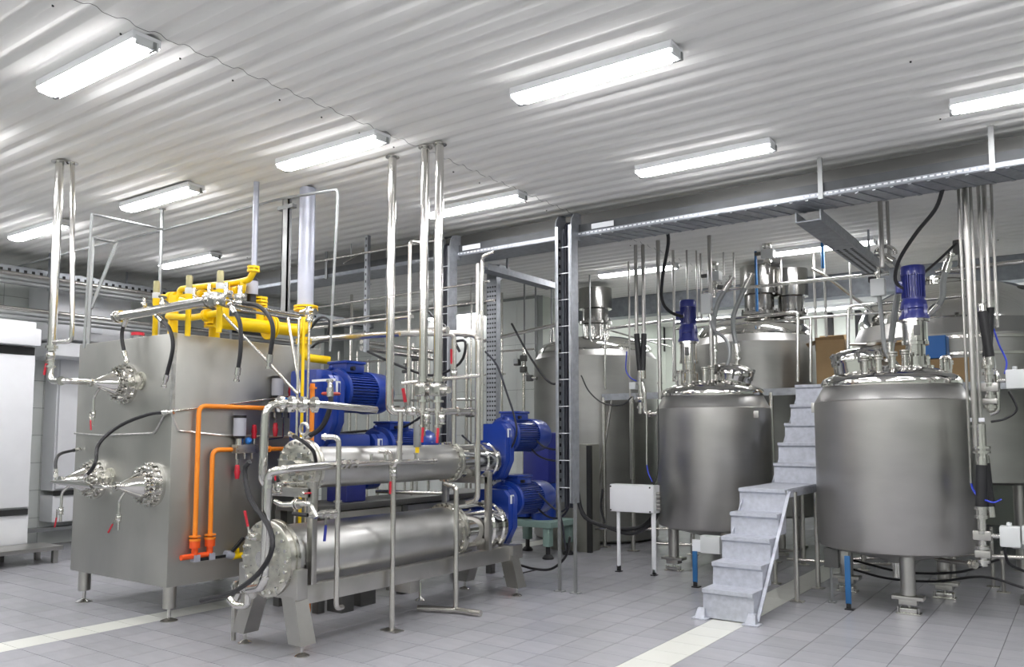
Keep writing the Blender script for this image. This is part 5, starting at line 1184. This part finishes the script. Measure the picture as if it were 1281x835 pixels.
# ================================================================== PIPE CLUSTER RIGHT OF THE RIGHT TANK
def hang2(x,y1,Y_,r,label,col=()):
    # x read where the pipe passes under the tray
    a=A(x,240,Y=Y_); b=A(x+ (y1-240)*.045,y1,Y=Y_)
    return pipe('riser_pipe',label,'pipe',[V(a.x,Y_,CEIL),V(a.x,Y_,b.z)],r,'pipedull',n=12,collars=col), V(a.x,Y_,b.z)
g1,e1=hang2(1199,605,8.15,.013,'thin pipe nearest the right tank, ending in a blue tube',[(0,.95,1.4)])
g2,e2=hang2(1207,560,8.05,.025,'thick pipe right of the right tank, standing above the sleeve',[(0,.93,1.4)])
g3,e3=hang2(1214,560,8.35,.014,'pipe close beside the thick pipe right of the right tank')
g4,e4=hang2(1224,395,8.5,.017,'left pipe above the upper black sleeves at the right edge')
g5,e5=hang2(1231,385,8.4,.020,'right pipe above the upper black sleeves at the right edge',[(0,.9,1.4)])
g6,e6=hang2(1240,410,8.7,.014,'thin tube farthest right under the tray')
def sleeve(a,b,label,r=.042):
    o=MB().tube([a,a.lerp(b,.35),a.lerp(b,.7),b],r,10,fil=.05).build('black_sleeve','black'); tag(o,label,'hose')
    MB().cyl(a,a+(a-b).normalized()*.07,r*.95,12).cyl(b,b+(b-a).normalized()*.09,r*.95,12).build('end_ferrule','steel',o)
sleeve(A(1229,390,Y=8.45),A(1238,447,Y=8.45),'upper black sleeve at the right edge, leaning right')
sleeve(A(1238,385,Y=8.55),A(1235,447,Y=8.55),'upper black sleeve at the right edge, behind the leaning one')
sleeve(A(1228,582,Y=8.05),A(1228,636,Y=8.05),'lower black sleeve right of the right tank',.046)
sleeve(A(1232,580,Y=8.15),A(1238,634,Y=8.15),'lower black sleeve bending away behind the first')
MB_=thing('flange_joint','flanged joint on the thick pipe above the lower sleeve','fitting',A(1228,563,Y=8.05))
MB().ring((0,0,.02),(0,0,1),.07,.02).ring((0,0,-.02),(0,0,1),.07,.02).cyl((0,0,-.12),(0,0,.22),.038,14).build('joint','steel',MB_)
def vstack(label, px, py, Y_, h, act):
    t=thing('valve_stack',label,'valve',A(px,py,Y=Y_))
    m=MB().cyl((0,0,-h/2),(0,0,h/2),.034,14)
    for k in (-.42,-.2,.05,.3,.44): m.ring((0,0,h*k),(0,0,1),.055,.028)
    m.build('stack','steel',t); MB().rbox((-.07,-.05,-.04),(.07,.05,.04),.01).rbox((-.06,-.05,-h*.36),(.06,.05,-h*.24),.01).build('valve_body','frame',t)
    MB().cyl((.06,0,act),(.16,0,act),.02,10).build('shaft','steel',t)
    MB().rbox((.13,-.07,act-.08),(.28,.07,act+.09),.015).rbox((.29,-.06,act-.05),(.34,.06,act+.1),.01).build('actuator','offwhite',t); MB().cyl((.2,0,act+.09),(.2,0,act+.12),.02,10).build('knob','offwhite',t)
    return t
vstack('lower valve stack with white actuator at the right edge',1229,670,8.05,.52,0.0)
vstack('upper valve stack with white actuator at the right edge',1238,485,8.45,.42,.06)
pipe('side_pipe','short return pipe beside the upper valve stack','pipe',[A(1241,462,Y=8.5),A(1248,470,Y=8.5),A(1248,515,Y=8.5),A(1238,518,Y=8.5)],.022,'steel',fil=.04)
hose('air_tube','blue air tube from the thin pipe to the lower sleeve',[e1,A(1217,612,Y=8.15),A(1222,620,Y=8.1)],.010,'bluetube','tube',ends=None)
hose('air_tube','blue air tube crossing the lower black sleeves',[A(1232,626,Y=8.0),A(1243,629,Y=8.0),A(1253,625,Y=8.0)],.007,'bluetube','tube',ends=None)
hose('air_tube','blue air tube down to the upper white actuator',[A(1243,412,Y=8.6),A(1250,432,Y=8.55),A(1259,452,Y=8.5),A(1257,468,Y=8.46)],.008,'bluetube','tube',ends=None)
hose('thin_cable','black cable from the upper actuator along the rear tank',[A(1262,490,Y=8.5),A(1272,512,Y=8.5),A(1258,524,Y=8.5),A(1240,528,Y=8.45)],.010,'black','cable',ends=None)
hose('thin_cable','black cable loop at the lower right actuator',[A(1256,685,Y=8.1),A(1262,705,Y=8.2),A(1281,715,Y=8.3)],.012,'black','cable',ends=None)
sb = MB().box(A(1213,528,Y=8.2),A(1232,523,Y=8.23)).build('white_strap','whitestrap'); tag(sb,'white strap holding the pipes right of the right tank','bracket')
vd = thing('actuated_valve','dark valve head behind the right pipe cluster','valve',A(1203,312,Y=9.6))
MB().cyl((0,0,-.2),(0,0,.1),.04,12).rbox((-.08,-.05,-.05),(.08,.05,.1),.02).build('valve_body','bgrey',vd)
for i,(x,yb,Yf) in enumerate(((1243,735,9.2),(1256,742,8.7))):
    f_=A(x,yb,Z=0); 
    o=MB().cyl((f_.x,f_.y,0),(f_.x,f_.y,A(x,660 if i==0 else 690,Y=f_.y).z),.02,10).rbox((f_.x-.06,f_.y-.05,0),(f_.x+.06,f_.y+.05,.01),.003).build('support_post','pipe'); tag(o,('thin post with foot plate behind the lower right actuator','thin post with foot plate below the lower right actuator')[i],'post')
mc = thing('pump_unit','dark pump partly hidden at the lower right picture edge','pump',(-.30,9.3,0))
MB().cyl((-.25,0,.42),(.35,0,.42),.12,20).rbox((-.3,-.15,.0),(.4,.15,.06),.01).rbox((-.1,-.05,.05),(.1,.05,.35),.01).build('pump_body','bgrey',mc); MB().rbox((-.34,-.12,.52),(-.1,.1,.58),.01).build('bracket','strut',mc)

# valve cluster by the rear tank
vv = thing('valve_cluster','black and steel valve cluster beside the rear tank wall','valve',A(655,455,Y=10.6))
MB().tube([(.0,0,.22),(.03,0,.1),(.0,0,-.05),(.08,0,-.22),(.25,.0,-.25)],.03,12).build('branch','steel',vv)
for p in ((-.12,0,.02),(.02,-.03,.08),(.02,-.03,-.1),(.12,0,-.24)): MB().rbox(V(*p)-V(.05,.04,.05),V(*p)+V(.05,.04,.05),.015).build('valve_body','bgrey',vv)
MB().rbox((-.16,-.06,-.0),(-.08,.04,.08),.01).build('white_cap','offwhite',vv)
for i,(x,y0_) in enumerate(((656,372),(670,374),(690,362),(738,395))):
    a=A(x,y0_,Y=10.7); pipe('hanger_rod',('thin hanger rod over the valve cluster, left','thin hanger rod over the valve cluster, right','thin hanger rod above the louvred panel','thin hanger rod left of the rear tank column')[i],'hanger',[V(a.x,10.7,CEIL),V(a.x,10.7,A(x,440,Y=10.7).z)],.014,'strut',n=8)

# ================================================================== WHITE COLD UNITS AT THE LEFT WALL
def cold_unit(label, X_, ya, yb, zt, base, dep=.7):
    t=thing('white_unit',label,'cabinet',(X_,(ya+yb)/2,0)); h=(yb-ya)/2
    MB().rbox((-dep,-h,base+.45),(0,h,zt),.01).build('cabinet_body','white',t)
    MB().rbox((0,-h+.02,base+.48),(.05,h-.02,zt-.45),.01).build('door','white',t)
    MB().box((-.01,-h+.02,zt-.44),(.03,h-.02,zt-.34)).build('dark_gap','dark',t)
    MB().rbox((-.0,-h,zt-.33),(.16,h,zt-.10),.03).build('hood','white',t)
    MB().box((-.02,-h+.02,base+.38),(.04,h-.02,base+.455)).build('dark_gap','dark',t)
    MB().rbox((-dep,-h,base),(.02,h,base+.38),.01).build('plinth','white',t)
    return t
zt1=A(0,398,X=-11.2).z
u1=cold_unit('white cold cabinet at the left picture edge above a steel bench',-11.25,3.3,A(37,600,X=-11.25).y,zt1,.20)
u2=cold_unit('second white cold cabinet, half hidden behind the steel cabinet',-12.2,A(66,600,X=-12.2).y,8.4,zt1+.1,.35,.36)
for u,hh,dp_ in ((u1,.2,.6),(u2,.35,.3)):
    for x in (-dp_,-.05):
        for y in (-.6,.6): MB().rbox((x-.03,y-.03,0),(x+.03,y+.03,hh+.01),.004).build('leg','bgrey',u)
bn=thing('steel_bench','low steel bench below the left white cabinet','bench',(-10.9,A(57,700,Z=0).y-1.0,0))
MB().rbox((-.3,-1,.16),(.25,1,.21),.006).build('bench_top','frame',bn)
for x in (-.25,.2):
    for y in (-.92,.0,.92): MB().rbox((x-.03,y-.03,0),(x+.03,y+.03,.17),.004).build('leg','frame',bn)
wc=thing('wall_unit','white wall mounted box under the left wall tray','cabinet',(-12.0,A(75,380,X=-11.7).y+.3,2.95))
MB().rbox((-.55,-.35,.0),(.3,.75,.85),.03).build('box_body','white',wc); MB().rbox((-.6,-.4,-.25),(.4,.9,-.05),.03).build('lower_hood','white',wc)
for z in (.12,.5): MB().rbox((.28,.1,z),(.34,.3,z+.2),.01).build('white_handle','whitestrap',wc)
dp=MB().box((-11.9,8.5,1.5),(-11.82,9.1,3.5)).build('dark_panel','cable'); tag(dp,'tall dark cable panel on the left wall behind the frame tubes','panel')
MB().box((-12.58,8.7,2.0),(-11.9,8.8,2.1)).box((-12.58,8.7,3.1),(-11.9,8.8,3.2)).build('bracket','bgrey',dp)
wt=MB().beam((-12.35,4.6,.25),(-12.35,9,.25),.2,.05).build('wall_conduit','strut'); tag(wt,'low conduit bundle along the foot of the left wall','pipe')
MB().box((-12.55,5.0,.0),(-12.3,5.05,.23)).box((-12.55,8.0,.0),(-12.3,8.05,.23)).build('bracket','bgrey',wt)
cp=thing('red_capped_cup','grey cup with red lid on the cabinet top behind the header','container',A(172,431,Y=4.6)); cp.location.z=BZ1
MB().cyl((0,0,0),(0,0,.14),.05,16).build('cup','strut',cp); MB().cyl((0,0,.14),(0,0,.17),.065,16).build('lid','red',cp,label='red lid')
